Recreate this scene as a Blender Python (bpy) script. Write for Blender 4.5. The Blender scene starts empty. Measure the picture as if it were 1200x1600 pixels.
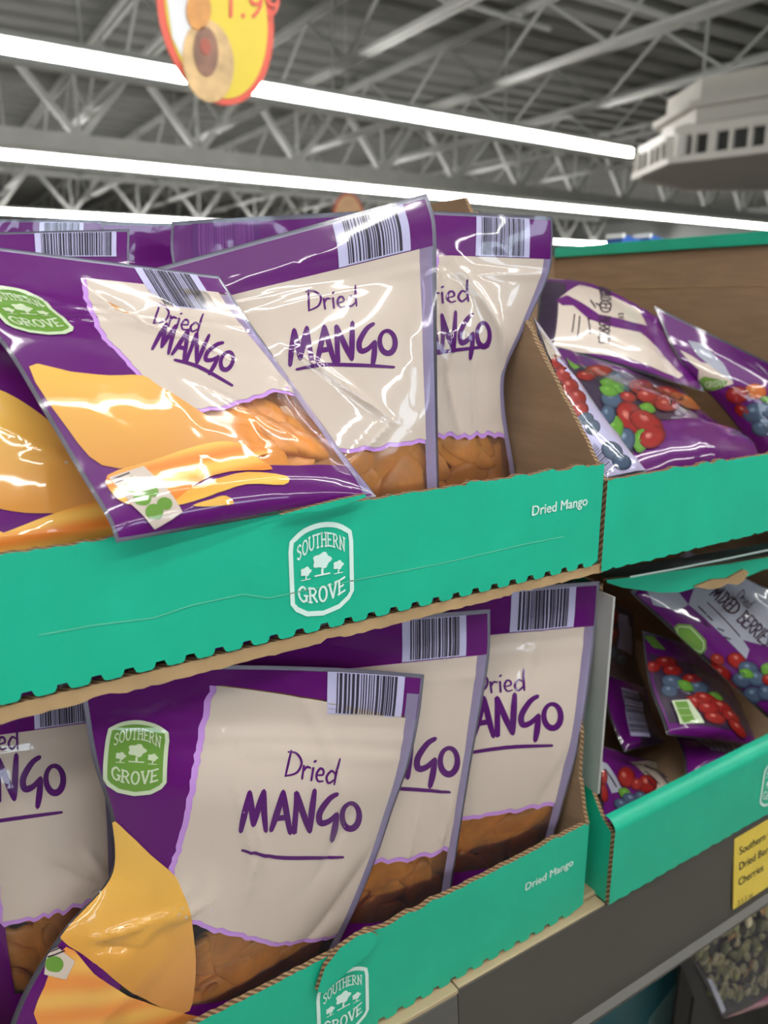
import bpy, bmesh, math, random
import numpy as np
from mathutils import Vector, Matrix
from mathutils.geometry import tessellate_polygon

S = bpy.context.scene
COL = S.collection

# ------------------------------------------------------------------ camera, world, exposure
EYE = Vector((0, 0, 1.55))
FPX = 1200.0
_vx = np.array([2020.0, 350.0, -FPX]); _vy = np.array([-760.0, 332.0, -FPX])
_X = _vx / np.linalg.norm(_vx); _Y = _vy - _X * _vy.dot(_X); _Y /= np.linalg.norm(_Y); _Z = np.cross(_X, _Y)
RW = np.array([_X, _Y, _Z])
cam_d = bpy.data.cameras.new('camera'); cam = bpy.data.objects.new('camera', cam_d); COL.objects.link(cam)
mw = Matrix([[*RW[0], 0], [*RW[1], 0], [*RW[2], 0], [0, 0, 0, 1]]); mw.translation = EYE
cam.matrix_world = mw
cam_d.sensor_fit = 'VERTICAL'; cam_d.sensor_height = 36; cam_d.lens = FPX * 36 / 1600
cam_d.clip_start = 0.02; cam_d.clip_end = 200
cam_d.dof.use_dof = True; cam_d.dof.focus_distance = 0.46; cam_d.dof.aperture_fstop = 8
S.camera = cam
S.view_settings.view_transform = 'Standard'; S.view_settings.look = 'None'
S.view_settings.gamma = 1; S.view_settings.use_curve_mapping = False
S.view_settings.exposure = 0.34
W = bpy.data.worlds.new('store_air'); S.world = W; W.use_nodes = True
W.node_tree.nodes['Background'].inputs[0].default_value = (0.8, 0.85, 0.9, 1)
W.node_tree.nodes['Background'].inputs[1].default_value = 0.25
LIGHT_STRENGTH = 22.0

def P(px, py, y):
    """point of the place seen at photo pixel (px,py) at depth y"""
    d = RW @ np.array([px - 600.0, 800.0 - py, -FPX]); d = d * (y / d[1])
    return Vector((d[0], d[1], d[2] + EYE.z))
def PX(px, py, x):
    d = RW @ np.array([px - 600.0, 800.0 - py, -FPX]); d = d * (x / d[0])
    return Vector((d[0], d[1], d[2] + EYE.z))
def to_px(p):
    q = np.asarray(p, float) - np.array(EYE); c = q @ RW
    return np.stack([600 + c[..., 0] / -c[..., 2] * FPX, 800 - c[..., 1] / -c[..., 2] * FPX], -1)

# ------------------------------------------------------------------ materials
def nodes(m):
    m.use_nodes = True; t = m.node_tree; return t, t.nodes, t.links, t.nodes['Principled BSDF']
def mat(name, col, rough=0.5, metal=0.0, var=0.0, vscale=8.0, bump=0.0, bscale=60.0, spec=0.5, coord='Object', stretch=None, ridged=False, coat=0.0, sub=0.0):
    m = bpy.data.materials.new(name); t, N, L, b = nodes(m)
    b.inputs['Base Color'].default_value = (*col, 1); b.inputs['Roughness'].default_value = rough
    b.inputs['Metallic'].default_value = metal; b.inputs['Specular IOR Level'].default_value = spec
    b.inputs['Coat Weight'].default_value = coat; b.inputs['Coat Roughness'].default_value = 0.06
    if sub: b.inputs['Subsurface Weight'].default_value = sub; b.inputs['Subsurface Radius'].default_value = (0.012, 0.006, 0.002)
    tc = N.new('ShaderNodeTexCoord'); mp = N.new('ShaderNodeMapping'); L.new(tc.outputs[coord], mp.inputs[0])
    if stretch: mp.inputs['Scale'].default_value = stretch
    if var:
        n = N.new('ShaderNodeTexNoise'); n.inputs['Scale'].default_value = vscale; n.inputs['Detail'].default_value = 4
        L.new(mp.outputs[0], n.inputs[0]); r = N.new('ShaderNodeValToRGB'); L.new(n.outputs[0], r.inputs[0])
        r.color_ramp.elements[0].position = 0.3; r.color_ramp.elements[1].position = 0.7
        r.color_ramp.elements[0].color = (*[max(0, c * (1 - var)) for c in col], 1)
        r.color_ramp.elements[1].color = (*[min(1, c * (1 + var)) for c in col], 1)
        L.new(r.outputs[0], b.inputs['Base Color'])
    if bump: add_bump(t, b, mp.outputs[0], bump, bscale, ridged)
    return m
def add_bump(t, b, vec, strength, scale, ridged=False, dist=0.002):
    N, L = t.nodes, t.links
    n = N.new('ShaderNodeTexNoise'); n.inputs['Scale'].default_value = scale; n.inputs['Detail'].default_value = 2.5
    if ridged:
        n.noise_type = 'RIDGED_MULTIFRACTAL'; n.inputs['Distortion'].default_value = 0.8
    L.new(vec, n.inputs[0]); bp = N.new('ShaderNodeBump'); bp.inputs['Strength'].default_value = strength
    bp.inputs['Distance'].default_value = dist; L.new(n.outputs[0], bp.inputs['Height']); L.new(bp.outputs[0], b.inputs['Normal'])
    return bp
def film_print(name, col, rough=0.3, bump=0.22, vcol=False, edge=None):
    m = bpy.data.materials.new(name); t, N, L, b = nodes(m)
    b.inputs['Base Color'].default_value = (*col, 1); b.inputs['Roughness'].default_value = rough
    b.inputs['Specular IOR Level'].default_value = 0.2
    b.inputs['Coat Weight'].default_value = 0.9; b.inputs['Coat Roughness'].default_value = 0.035
    if vcol:
        a = N.new('ShaderNodeVertexColor'); a.layer_name = 'ink'; L.new(a.outputs[0], b.inputs['Base Color'])
    tc = N.new('ShaderNodeTexCoord')
    if edge:   # unprinted pale seam around the rim
        sp = N.new('ShaderNodeSeparateXYZ'); L.new(tc.outputs['UV'], sp.inputs[0]); d = []
        for k in (0, 1):
            q = N.new('ShaderNodeMath'); q.operation = 'PINGPONG'; q.inputs[1].default_value = .5; L.new(sp.outputs[k], q.inputs[0]); d.append(q)
        mn = N.new('ShaderNodeMath'); mn.operation = 'MINIMUM'; L.new(d[0].outputs[0], mn.inputs[0]); L.new(d[1].outputs[0], mn.inputs[1])
        lt = N.new('ShaderNodeMath'); lt.operation = 'LESS_THAN'; lt.inputs[1].default_value = .022; L.new(mn.outputs[0], lt.inputs[0])
        mx = N.new('ShaderNodeMix'); mx.data_type = 'RGBA'; mx.inputs[6].default_value = (*col, 1); mx.inputs[7].default_value = (*edge, 1)
        L.new(lt.outputs[0], mx.inputs[0]); L.new(mx.outputs[2], b.inputs['Base Color'])
    bp = add_bump(t, b, tc.outputs['UV'], bump, 5.0, True, 0.003); L.new(bp.outputs[0], b.inputs['Coat Normal'])
    return m
def clear_film(name, tint=(1, 1, 1), haze=0.03, hazecol=(0.85, 0.85, 0.95)):
    m = bpy.data.materials.new(name); m.use_nodes = True; t = m.node_tree; N, L = t.nodes, t.links; N.clear()
    o = N.new('ShaderNodeOutputMaterial'); tr = N.new('ShaderNodeBsdfTransparent'); tr.inputs[0].default_value = (*tint, 1)
    df = N.new('ShaderNodeBsdfDiffuse'); df.inputs[0].default_value = (*hazecol, 1)
    gl = N.new('ShaderNodeBsdfGlossy'); gl.inputs['Roughness'].default_value = 0.07
    fr = N.new('ShaderNodeFresnel'); fr.inputs[0].default_value = 1.5
    m1 = N.new('ShaderNodeMixShader'); m1.inputs[0].default_value = haze; L.new(tr.outputs[0], m1.inputs[1]); L.new(df.outputs[0], m1.inputs[2])
    m2 = N.new('ShaderNodeMixShader'); L.new(fr.outputs[0], m2.inputs[0]); L.new(m1.outputs[0], m2.inputs[1]); L.new(gl.outputs[0], m2.inputs[2])
    tc = N.new('ShaderNodeTexCoord'); n = N.new('ShaderNodeTexNoise'); n.noise_type = 'RIDGED_MULTIFRACTAL'; n.inputs['Scale'].default_value = 5; n.inputs['Detail'].default_value = 2.5; n.inputs['Distortion'].default_value = 0.8
    L.new(tc.outputs['UV'], n.inputs[0]); bp = N.new('ShaderNodeBump'); bp.inputs['Strength'].default_value = 0.2; bp.inputs['Distance'].default_value = 0.003
    L.new(n.outputs[0], bp.inputs['Height'])
    for nd in (gl, fr): L.new(bp.outputs[0], nd.inputs['Normal'])
    L.new(m2.outputs[0], o.inputs[0]); return m
def emit(name, col, s):
    m = bpy.data.materials.new(name); m.use_nodes = True; N = m.node_tree.nodes; N.clear()
    o = N.new('ShaderNodeOutputMaterial'); e = N.new('ShaderNodeEmission'); e.inputs[0].default_value = (*col, 1); e.inputs[1].default_value = s
    m.node_tree.links.new(e.outputs[0], o.inputs[0]); return m
def corrugated(name, c1, c2, scale):
    m = bpy.data.materials.new(name); t, N, L, b = nodes(m); b.inputs['Roughness'].default_value = 0.85
    tc = N.new('ShaderNodeTexCoord'); w = N.new('ShaderNodeTexWave'); w.bands_direction = 'DIAGONAL'; w.inputs['Scale'].default_value = scale
    w.inputs['Distortion'].default_value = 2; w.inputs['Detail'].default_value = 3
    r = N.new('ShaderNodeValToRGB'); r.color_ramp.elements[0].color = (*c1, 1); r.color_ramp.elements[1].color = (*c2, 1)
    L.new(tc.outputs['Object'], w.inputs[0]); L.new(w.outputs[1], r.inputs[0]); L.new(r.outputs[0], b.inputs['Base Color']); return m

GREEN = mat('green_printed_card', (0.012, 0.42, 0.26), 0.42, var=0.06, vscale=25, bump=0.05, bscale=250, spec=0.35)
GREEN_LIGHT = mat('green_torn_tab', (0.06, 0.52, 0.30), 0.6, var=0.1, vscale=60)
KRAFT = mat('kraft_card', (0.32, 0.21, 0.128), 0.85, var=0.10, vscale=18, bump=0.08, bscale=180, spec=0.15, stretch=(1, 1, 6))
KRAFT_TAN = mat('kraft_card_tan', (0.40, 0.27, 0.14), 0.85, var=0.12, vscale=30, bump=0.1, bscale=180, spec=0.15)
KEDGE = corrugated('corrugated_edge', (0.07, 0.035, 0.015), (0.36, 0.23, 0.12), 130)
GREYCARD = mat('grey_white_card', (0.36, 0.36, 0.345), 0.7, var=0.05)
WHITE_INK = mat('white_ink', (0.62, 0.80, 0.74), 0.45, var=0.04)
CLEAR = clear_film('clear_film')
LAV_FILM = clear_film('lavender_film', (0.72, 0.66, 0.86), 0.42, (0.50, 0.44, 0.70))
PURPLE = film_print('purple_film', (0.105, 0.006, 0.135))
CREAM = film_print('cream_film', (0.56, 0.475, 0.41), 0.2)
LAVENDER = film_print('lavender_ink', (0.50, 0.26, 0.66))
INK = film_print('purple_ink', (0.085, 0.010, 0.13))
DARKINK = film_print('dark_ink', (0.03, 0.012, 0.03))
BAR_BG = film_print('barcode_ground', (0.48, 0.46, 0.68))
BAR_INK = film_print('barcode_ink', (0.035, 0.03, 0.05))
BAR_DIM = film_print('barcode_ink_violet', (0.17, 0.04, 0.22))
SHIELD_GREEN = film_print('shield_green', (0.13, 0.27, 0.045))
SHIELD_PALE = film_print('shield_pale', (0.50, 0.58, 0.40))
ART = film_print('art_ink', (1, 1, 1), vcol=True)
SILVER = film_print('silver_back_film', (0.30, 0.27, 0.36), 0.3, edge=(.42, .40, .50))
BACKFILM = film_print('amber_back_film', (0.48, 0.20, 0.04), 0.4, edge=(.42, .40, .50))
BERRYBACK = film_print('berry_back_film', (0.035, 0.02, 0.045), 0.3)
BERRYBACK_RIM = film_print('berry_back_film_rim', (0.035, 0.02, 0.045), 0.3, edge=(.30, .30, .36))
GREY_FILM = film_print('grey_film', (0.32, 0.33, 0.40), 0.25)
MANGO = mat('dried_mango', (0.80, 0.33, 0.048), 0.38, var=0.20, vscale=45, bump=0.5, bscale=120, sub=0.25)
BERRYDARK = mat('dried_berries', (0.03, 0.015, 0.02), 0.4, var=0.5, vscale=60, bump=0.8, bscale=150)
METAL_GREY = mat('grey_price_rail', (0.066, 0.062, 0.052), 0.45, var=0.05, vscale=20)
METAL_GREY2 = mat('lighter_grey_price_rail', (0.095, 0.092, 0.083), 0.35, var=0.04)
BEIGE = mat('beige_enamel', (0.42, 0.33, 0.20), 0.4, var=0.06, vscale=20)
STEEL = mat('white_painted_steel', (0.46, 0.465, 0.44), 0.55, var=0.08, vscale=3)
DECK = mat('roof_deck', (0.20, 0.20, 0.185), 0.7, var=0.10, vscale=1.5)
LUM = emit('lamp_diffuser', (1.0, 0.985, 0.95), LIGHT_STRENGTH)

# ------------------------------------------------------------------ object helpers
def tag(o, label=None, cat=None, group=None, kind=None):
    if label: o['label'] = label
    if cat: o['category'] = cat
    if group: o['group'] = group
    if kind: o['kind'] = kind
    return o
def thing(name, label, cat, loc=(0, 0, 0), group=None):
    o = bpy.data.objects.new(name, None); COL.objects.link(o); o.location = loc; o.empty_display_size = 0.02
    return tag(o, label, cat, group)
def wloc(p):
    v = Vector((0, 0, 0))
    while p: v += p.location; p = p.parent
    return v
def link(name, me, parent=None, smooth=False):
    o = bpy.data.objects.new(name, me); COL.objects.link(o)
    if parent: o.parent = parent
    if smooth: me.polygons.foreach_set('use_smooth', [True] * len(me.polygons))
    return o
def mesh_obj(name, verts, faces, mats, parent=None, smooth=False, uv=None, mi=None, cols=None):
    off = wloc(parent)
    me = bpy.data.meshes.new(name); me.from_pydata([Vector(v) - off for v in verts], [], faces)
    for m in (mats if isinstance(mats, (list, tuple)) else [mats]): me.materials.append(m)
    if mi: me.polygons.foreach_set('material_index', mi)
    if uv is not None:
        l = me.uv_layers.new(name='UVMap'); idx = np.empty(len(me.loops), int); me.loops.foreach_get('vertex_index', idx)
        l.data.foreach_set('uv', np.asarray(uv, float)[idx].ravel())
    if cols is not None:
        a = me.color_attributes.new('ink', 'FLOAT_COLOR', 'POINT'); c = np.ones((len(verts), 4)); c[:, :3] = cols
        a.data.foreach_set('color', c.ravel())
    return link(name, me, parent, smooth)
def box_data(c, s):
    x, y, z = (v / 2 for v in s)
    return [(c[0] + a * x, c[1] + b * y, c[2] + d * z) for a in (-1, 1) for b in (-1, 1) for d in (-1, 1)], \
        [(0, 1, 3, 2), (4, 6, 7, 5), (0, 4, 5, 1), (2, 3, 7, 6), (0, 2, 6, 4), (1, 5, 7, 3)]
def box(name, lo, hi, m, parent=None, bevel=0.0):
    c = [(a + b) / 2 for a, b in zip(lo, hi)]; s = [b - a for a, b in zip(lo, hi)]
    v, f = box_data(c, s); o = mesh_obj(name, v, f, m, parent)
    if bevel:
        bm = bmesh.new(); bm.from_mesh(o.data); bmesh.ops.bevel(bm, geom=bm.edges[:], offset=bevel, segments=2, affect='EDGES', profile=0.5)
        bm.to_mesh(o.data); bm.free()
    return o
def bar_data(a, b, w, h=None):
    a, b = Vector(a), Vector(b); d = (b - a).normalized(); h = h or w
    up = Vector((0, 0, 1)) if abs(d.z) < 0.95 else Vector((0, 1, 0))
    s = d.cross(up).normalized() * w / 2; u = s.cross(d).normalized() * h / 2
    v = [p + i * s + j * u for p in (a, b) for i, j in ((-1, -1), (1, -1), (1, 1), (-1, 1))]
    return v, [(0, 1, 2, 3), (7, 6, 5, 4), (0, 4, 5, 1), (1, 5, 6, 2), (2, 6, 7, 3), (3, 7, 4, 0)]
def bars(name, segs, m, parent=None):
    V, F = [], []
    for a, b, w in segs:
        v, f = bar_data(a, b, w); F += [tuple(i + len(V) for i in q) for q in f]; V += v
    return mesh_obj(name, V, F, m, parent)
def prism(name, pts, fn, d0, d1, mats, parent=None, bottom=None):
    """outline pts (a,b) -> fn(a,b,d); mats = (front at d0, back at d1, edge)"""
    n = len(pts); V = [fn(a, b, d0) for a, b in pts] + [fn(a, b, d1) for a, b in pts]
    tri = tessellate_polygon([[Vector((a, b, 0)) for a, b in pts]])
    F, MI = [], []
    for t in tri:
        F.append(tuple(t)); MI.append(0); F.append(tuple(i + n for i in reversed(t))); MI.append(1)
    for i in range(n):
        j = (i + 1) % n; F.append((i, i + n, j + n, j)); MI.append(2)
    o = mesh_obj(name, V, F, list(mats), parent, mi=MI)
    bm = bmesh.new(); bm.from_mesh(o.data); bmesh.ops.recalc_face_normals(bm, faces=bm.faces[:]); bm.to_mesh(o.data); bm.free()
    return o

# ------------------------------------------------------------------ strokes and lettering
def crom(pts, n=6, closed=False):
    p = [np.array(q, float) for q in pts]
    if len(p) < 3 and not closed: return p
    out = []; N = len(p); rng = range(N if closed else N - 1)
    for i in rng:
        g = (lambda k: p[k % N]) if closed else (lambda k: p[min(max(k, 0), N - 1)])
        a, b, c, d = g(i - 1), g(i), g(i + 1), g(i + 2)
        for k in range(n):
            t = k / n; out.append(0.5 * ((2 * b) + (c - a) * t + (2 * a - 5 * b + 4 * c - d) * t * t + (3 * b - a - 3 * c + d) * t ** 3))
    if not closed: out.append(p[-1])
    return out
def ribbon(pts, w, closed=False, taper=False):
    n = len(pts); V = []; F = []
    for i, p in enumerate(pts):
        a = pts[(i - 1) % n] if closed else pts[max(i - 1, 0)]; b = pts[(i + 1) % n] if closed else pts[min(i + 1, n - 1)]
        d = np.array(b) - np.array(a); l = np.linalg.norm(d) or 1; nrm = np.array([-d[1], d[0]]) / l
        ww = w * (1.0 if not taper else 0.72 + 0.45 * math.sin(math.pi * min(1, (i + 0.6) / n)))
        V += [p + nrm * ww / 2, p - nrm * ww / 2]
    for i in range(n if closed else n - 1):
        j = (i + 1) % n; F.append((2 * i, 2 * i + 1, 2 * j + 1, 2 * j))
    if not closed:   # rounded ends
        for e, s in ((0, 1), (n - 1, -1)):
            q = pts[1] if e == 0 else pts[n - 2]; d = np.array(pts[e]) - np.array(q); l = np.linalg.norm(d) or 1
            tip = np.array(pts[e]) + d / l * w * 0.38; V.append(tip); k = len(V) - 1
            F.append((2 * e, 2 * e + 1, k))
    return V, F
def lay(p): return p[2] if len(p) > 2 else 0.0
def merge(parts):
    """pieces of one print; overlapping strokes get a hair of height each"""
    V, F = [], []
    for k, (v, f) in enumerate(parts):
        F += [tuple(i + len(V) for i in q) for q in f]; V += [np.array([p[0], p[1], lay(p) if len(p) > 2 else k % 5]) for p in v]
    return V, F
def xform(m, u0, v0, s, rot=0, sy=None, shear=0):
    c, sn = math.cos(rot), math.sin(rot); sy = sy or s
    return [np.array([u0 + (p[0] + shear * p[1]) * s * c - p[1] * sy * sn, v0 + (p[0] + shear * p[1]) * s * sn + p[1] * sy * c, lay(p)]) for p in m[0]], m[1]
_el = lambda cx, cy, rx, ry, n=10: [(cx + rx * math.cos(2 * math.pi * k / n + 1.9), cy + ry * math.sin(2 * math.pi * k / n + 1.9)) for k in range(n)]
HAND = {  # brush-written letters: (advance, [(points, closed, curved)])
    'D': (0.66, [([(.06, 1), (.03, .5), (0, 0)], 0, 1), ([(-.06, .92), (.28, .92), (.55, .62), (.42, .2), (-.02, .0)], 0, 1)]),
    'r': (0.34, [([(.0, .52), (.02, 0)], 0, 0), ([(.02, .3), (.12, .48), (.28, .47)], 0, 1)]),
    'i': (0.20, [([(.05, .5), (.05, 0)], 0, 0), ([(.05, .72), (.12, .78)], 0, 0)]),
    'e': (0.42, [([(.04, .24), (.28, .3), (.26, .48), (.12, .5), (.02, .26), (.12, .03), (.33, .06)], 0, 1)]),
    'd': (0.50, [([(.34, .42), (.18, .5), (.02, .24), (.14, .02), (.36, .2)], 0, 1), ([(.42, 1), (.38, .5), (.38, 0)], 0, 1)]),
    'M': (0.80, [([(0, -.05), (.1, .5), (.2, .98)], 0, 1), ([(.2, .98), (.27, .5), (.32, .12)], 0, 1), ([(.32, .12), (.45, .6), (.58, 1.02)], 0, 1), ([(.58, 1.02), (.6, .5), (.66, -.02)], 0, 1)]),
    'A': (0.62, [([(0, 0), (.16, .5), (.3, 1.02)], 0, 1), ([(.3, 1.02), (.4, .5), (.52, -.06)], 0, 1), ([(.1, .32), (.46, .36)], 0, 0)]),
    'N': (0.62, [([(0, -.04), (.04, 1)], 0, 0), ([(.04, 1), (.22, .5), (.42, 0)], 0, 1), ([(.42, 0), (.46, .5), (.52, 1.08)], 0, 1)]),
    'G': (0.62, [([(.52, 1.0), (.3, .86), (.06, .5), (.08, .24), (.3, .28), (.52, .48)], 0, 1), ([(.52, .48), (.47, .1), (.40, -.22)], 0, 1)]),
    'O': (0.58, [(_el(.27, .44, .23, .33), 1, 1)]),
    'I': (0.26, [([(.1, 1), (.08, 0)], 0, 0)]),
    'X': (0.56, [([(0, 0), (.46, 1)], 0, 0), ([(.03, 1), (.42, 0)], 0, 0)]),
    'E': (0.50, [([(.05, 1), (.02, 0)], 0, 0), ([(.05, .98), (.42, 1)], 0, 0), ([(.04, .52), (.36, .54)], 0, 0), ([(.02, .02), (.42, .02)], 0, 0)]),
    'B': (0.56, [([(.05, 1), (.03, 0)], 0, 0), ([(.05, .98), (.4, .85), (.3, .56), (.05, .52)], 0, 1), ([(.05, .52), (.46, .42), (.4, .06), (.02, .0)], 0, 1)]),
    'R': (0.56, [([(.05, 1), (.03, 0)], 0, 0), ([(.05, .98), (.44, .85), (.34, .52), (.05, .46)], 0, 1), ([(.16, .48), (.46, 0)], 0, 0)]),
    'S': (0.50, [([(.42, .92), (.18, .98), (.06, .74), (.36, .42), (.34, .1), (.02, .04)], 0, 1)]),
    ' ': (0.4, []),
}
SERIF = {
    'S': (.62, [([(.5, .82), (.3, 1), (.08, .78), (.46, .3), (.28, 0), (.04, .2)], 0, 1)]),
    'O': (.74, [(_el(.33, .5, .28, .5), 1, 1)]),
    'U': (.74, [([(.1, 1), (.1, .3), (.34, 0), (.58, .3), (.58, 1)], 0, 1), ([(0, 1), (.22, 1)], 0, 0), ([(.47, 1), (.69, 1)], 0, 0)]),
    'T': (.68, [([(.32, 1), (.32, 0)], 0, 0), ([(.02, .97), (.62, .97)], 0, 0), ([(.2, 0), (.44, 0)], 0, 0)]),
    'H': (.76, [([(.12, 1), (.12, 0)], 0, 0), ([(.58, 1), (.58, 0)], 0, 0), ([(.12, .5), (.58, .5)], 0, 0), ([(0, 0), (.24, 0)], 0, 0), ([(.46, 0), (.7, 0)], 0, 0), ([(0, 1), (.24, 1)], 0, 0), ([(.46, 1), (.7, 1)], 0, 0)]),
    'E': (.66, [([(.1, 1), (.1, 0)], 0, 0), ([(0, .97), (.54, .97)], 0, 0), ([(.1, .5), (.42, .5)], 0, 0), ([(0, .03), (.56, .03)], 0, 0)]),
    'R': (.74, [([(.1, 1), (.1, 0)], 0, 0), ([(.0, .97), (.4, .95), (.54, .74), (.4, .5), (.1, .48)], 0, 0), ([(.3, .48), (.62, 0)], 0, 0), ([(0, 0), (.24, 0)], 0, 0)]),
    'N': (.78, [([(.12, 0), (.12, 1)], 0, 0), ([(.08, 1), (.6, 0)], 0, 0), ([(.6, 0), (.6, 1)], 0, 0), ([(0, 0), (.24, 0)], 0, 0), ([(.48, 1), (.72, 1)], 0, 0)]),
    'G': (.74, [([(.58, .8), (.34, 1), (.06, .7), (.08, .25), (.34, 0), (.58, .14)], 0, 1), ([(.58, .4), (.58, .05)], 0, 0), ([(.42, .42), (.68, .42)], 0, 0)]),
    'V': (.74, [([(.08, 1), (.34, 0)], 0, 0), ([(.34, 0), (.6, 1)], 0, 0), ([(0, 1), (.2, 1)], 0, 0), ([(.5, 1), (.7, 1)], 0, 0)]),
}
def write(text, font, w, taper=False):
    x = 0; parts = []
    for ch in text:
        adv, st = font[ch]
        for pts, closed, curved in st:
            q = [(px + x, py) for px, py in pts]
            c = crom(q, 5, bool(closed)) if curved else [np.array(a, float) for a in q]
            parts.append(ribbon(c, w, bool(closed), taper))
        x += adv
    m = merge(parts); return m, x
def fontmesh(text, bold=0.0, shear=0.0):
    cu = bpy.data.curves.new('t', 'FONT'); cu.body = text; cu.size = 1; cu.offset = bold; cu.shear = shear; cu.resolution_u = 3
    o = bpy.data.objects.new('t', cu); COL.objects.link(o); dg = bpy.context.evaluated_depsgraph_get()
    me = o.evaluated_get(dg).to_mesh(); V = [np.array(v.co[:2]) for v in me.vertices]; F = [tuple(p.vertices) for p in me.polygons]
    o.evaluated_get(dg).to_mesh_clear(); bpy.data.objects.remove(o); bpy.data.curves.remove(cu)
    return V, F
def poly2d(pts):
    tri = tessellate_polygon([[Vector((p[0], p[1], 0)) for p in pts]])
    return [np.array(p[:2], float) for p in pts], [tuple(t) for t in tri]
def shield_outline(k=1.0):
    top = [(-.44, .42), (-.25, .53), (0, .57), (.25, .53), (.44, .42)]
    r = [(.46, .30), (.46, -.36), (.40, -.44)]; bot = [(.25, -.53), (0, -.57), (-.25, -.53), (-.40, -.44)]; l = [(-.46, -.36), (-.46, .30)]
    return [(x * k, y * k) for x, y in crom(top, 3)] + [(x * k, y * k) for x, y in r + bot + l]
def logo_parts():
    out = ribbon([np.array(p) for p in shield_outline(1.0)], .065, True)
    def arch(m, wd, y0, h, bend):
        V = [np.array([p[0] / wd * .74 - .37, y0 + p[1] * h + bend * (1 - ((p[0] / wd - .5) * 2) ** 2), lay(p)]) for p in m[0]]; return V, m[1]
    a, wa = write('SOUTHERN', SERIF, .13); b, wb = write('GROVE', SERIF, .15)
    txt = merge([arch(a, wa, .17, .17, .13), arch(b, wb, -.33, .19, -.08)])
    trees = []
    for cx, cy, r in ((0, .12, .13), (-.25, .02, .075), (.25, .02, .075)):
        n = 22; trees.append(poly2d([(cx + r * (1.05 + .16 * math.cos(5 * 6.283 * k / n)) * math.cos(6.283 * k / n), cy + r * .72 * (1.05 + .16 * math.cos(5 * 6.283 * k / n)) * math.sin(6.283 * k / n)) for k in range(n)]))
        trees.append(ribbon([np.array([cx, cy - r * .85]), np.array([cx, cy - r * 1.33])], r * .28))
        trees.append(ribbon([np.array([cx - r * .9, cy - r * 1.4]), np.array([cx + r * .9, cy - r * 1.4])], r * .16))
    return out, txt, merge(trees)
LOGO = logo_parts()
DRIED = write('Dried', HAND, .085, True); MANGOTXT = write('MANGO', HAND, .145, True)
MIXED = write('MIXED BERRIES', HAND, .13, True)

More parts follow.
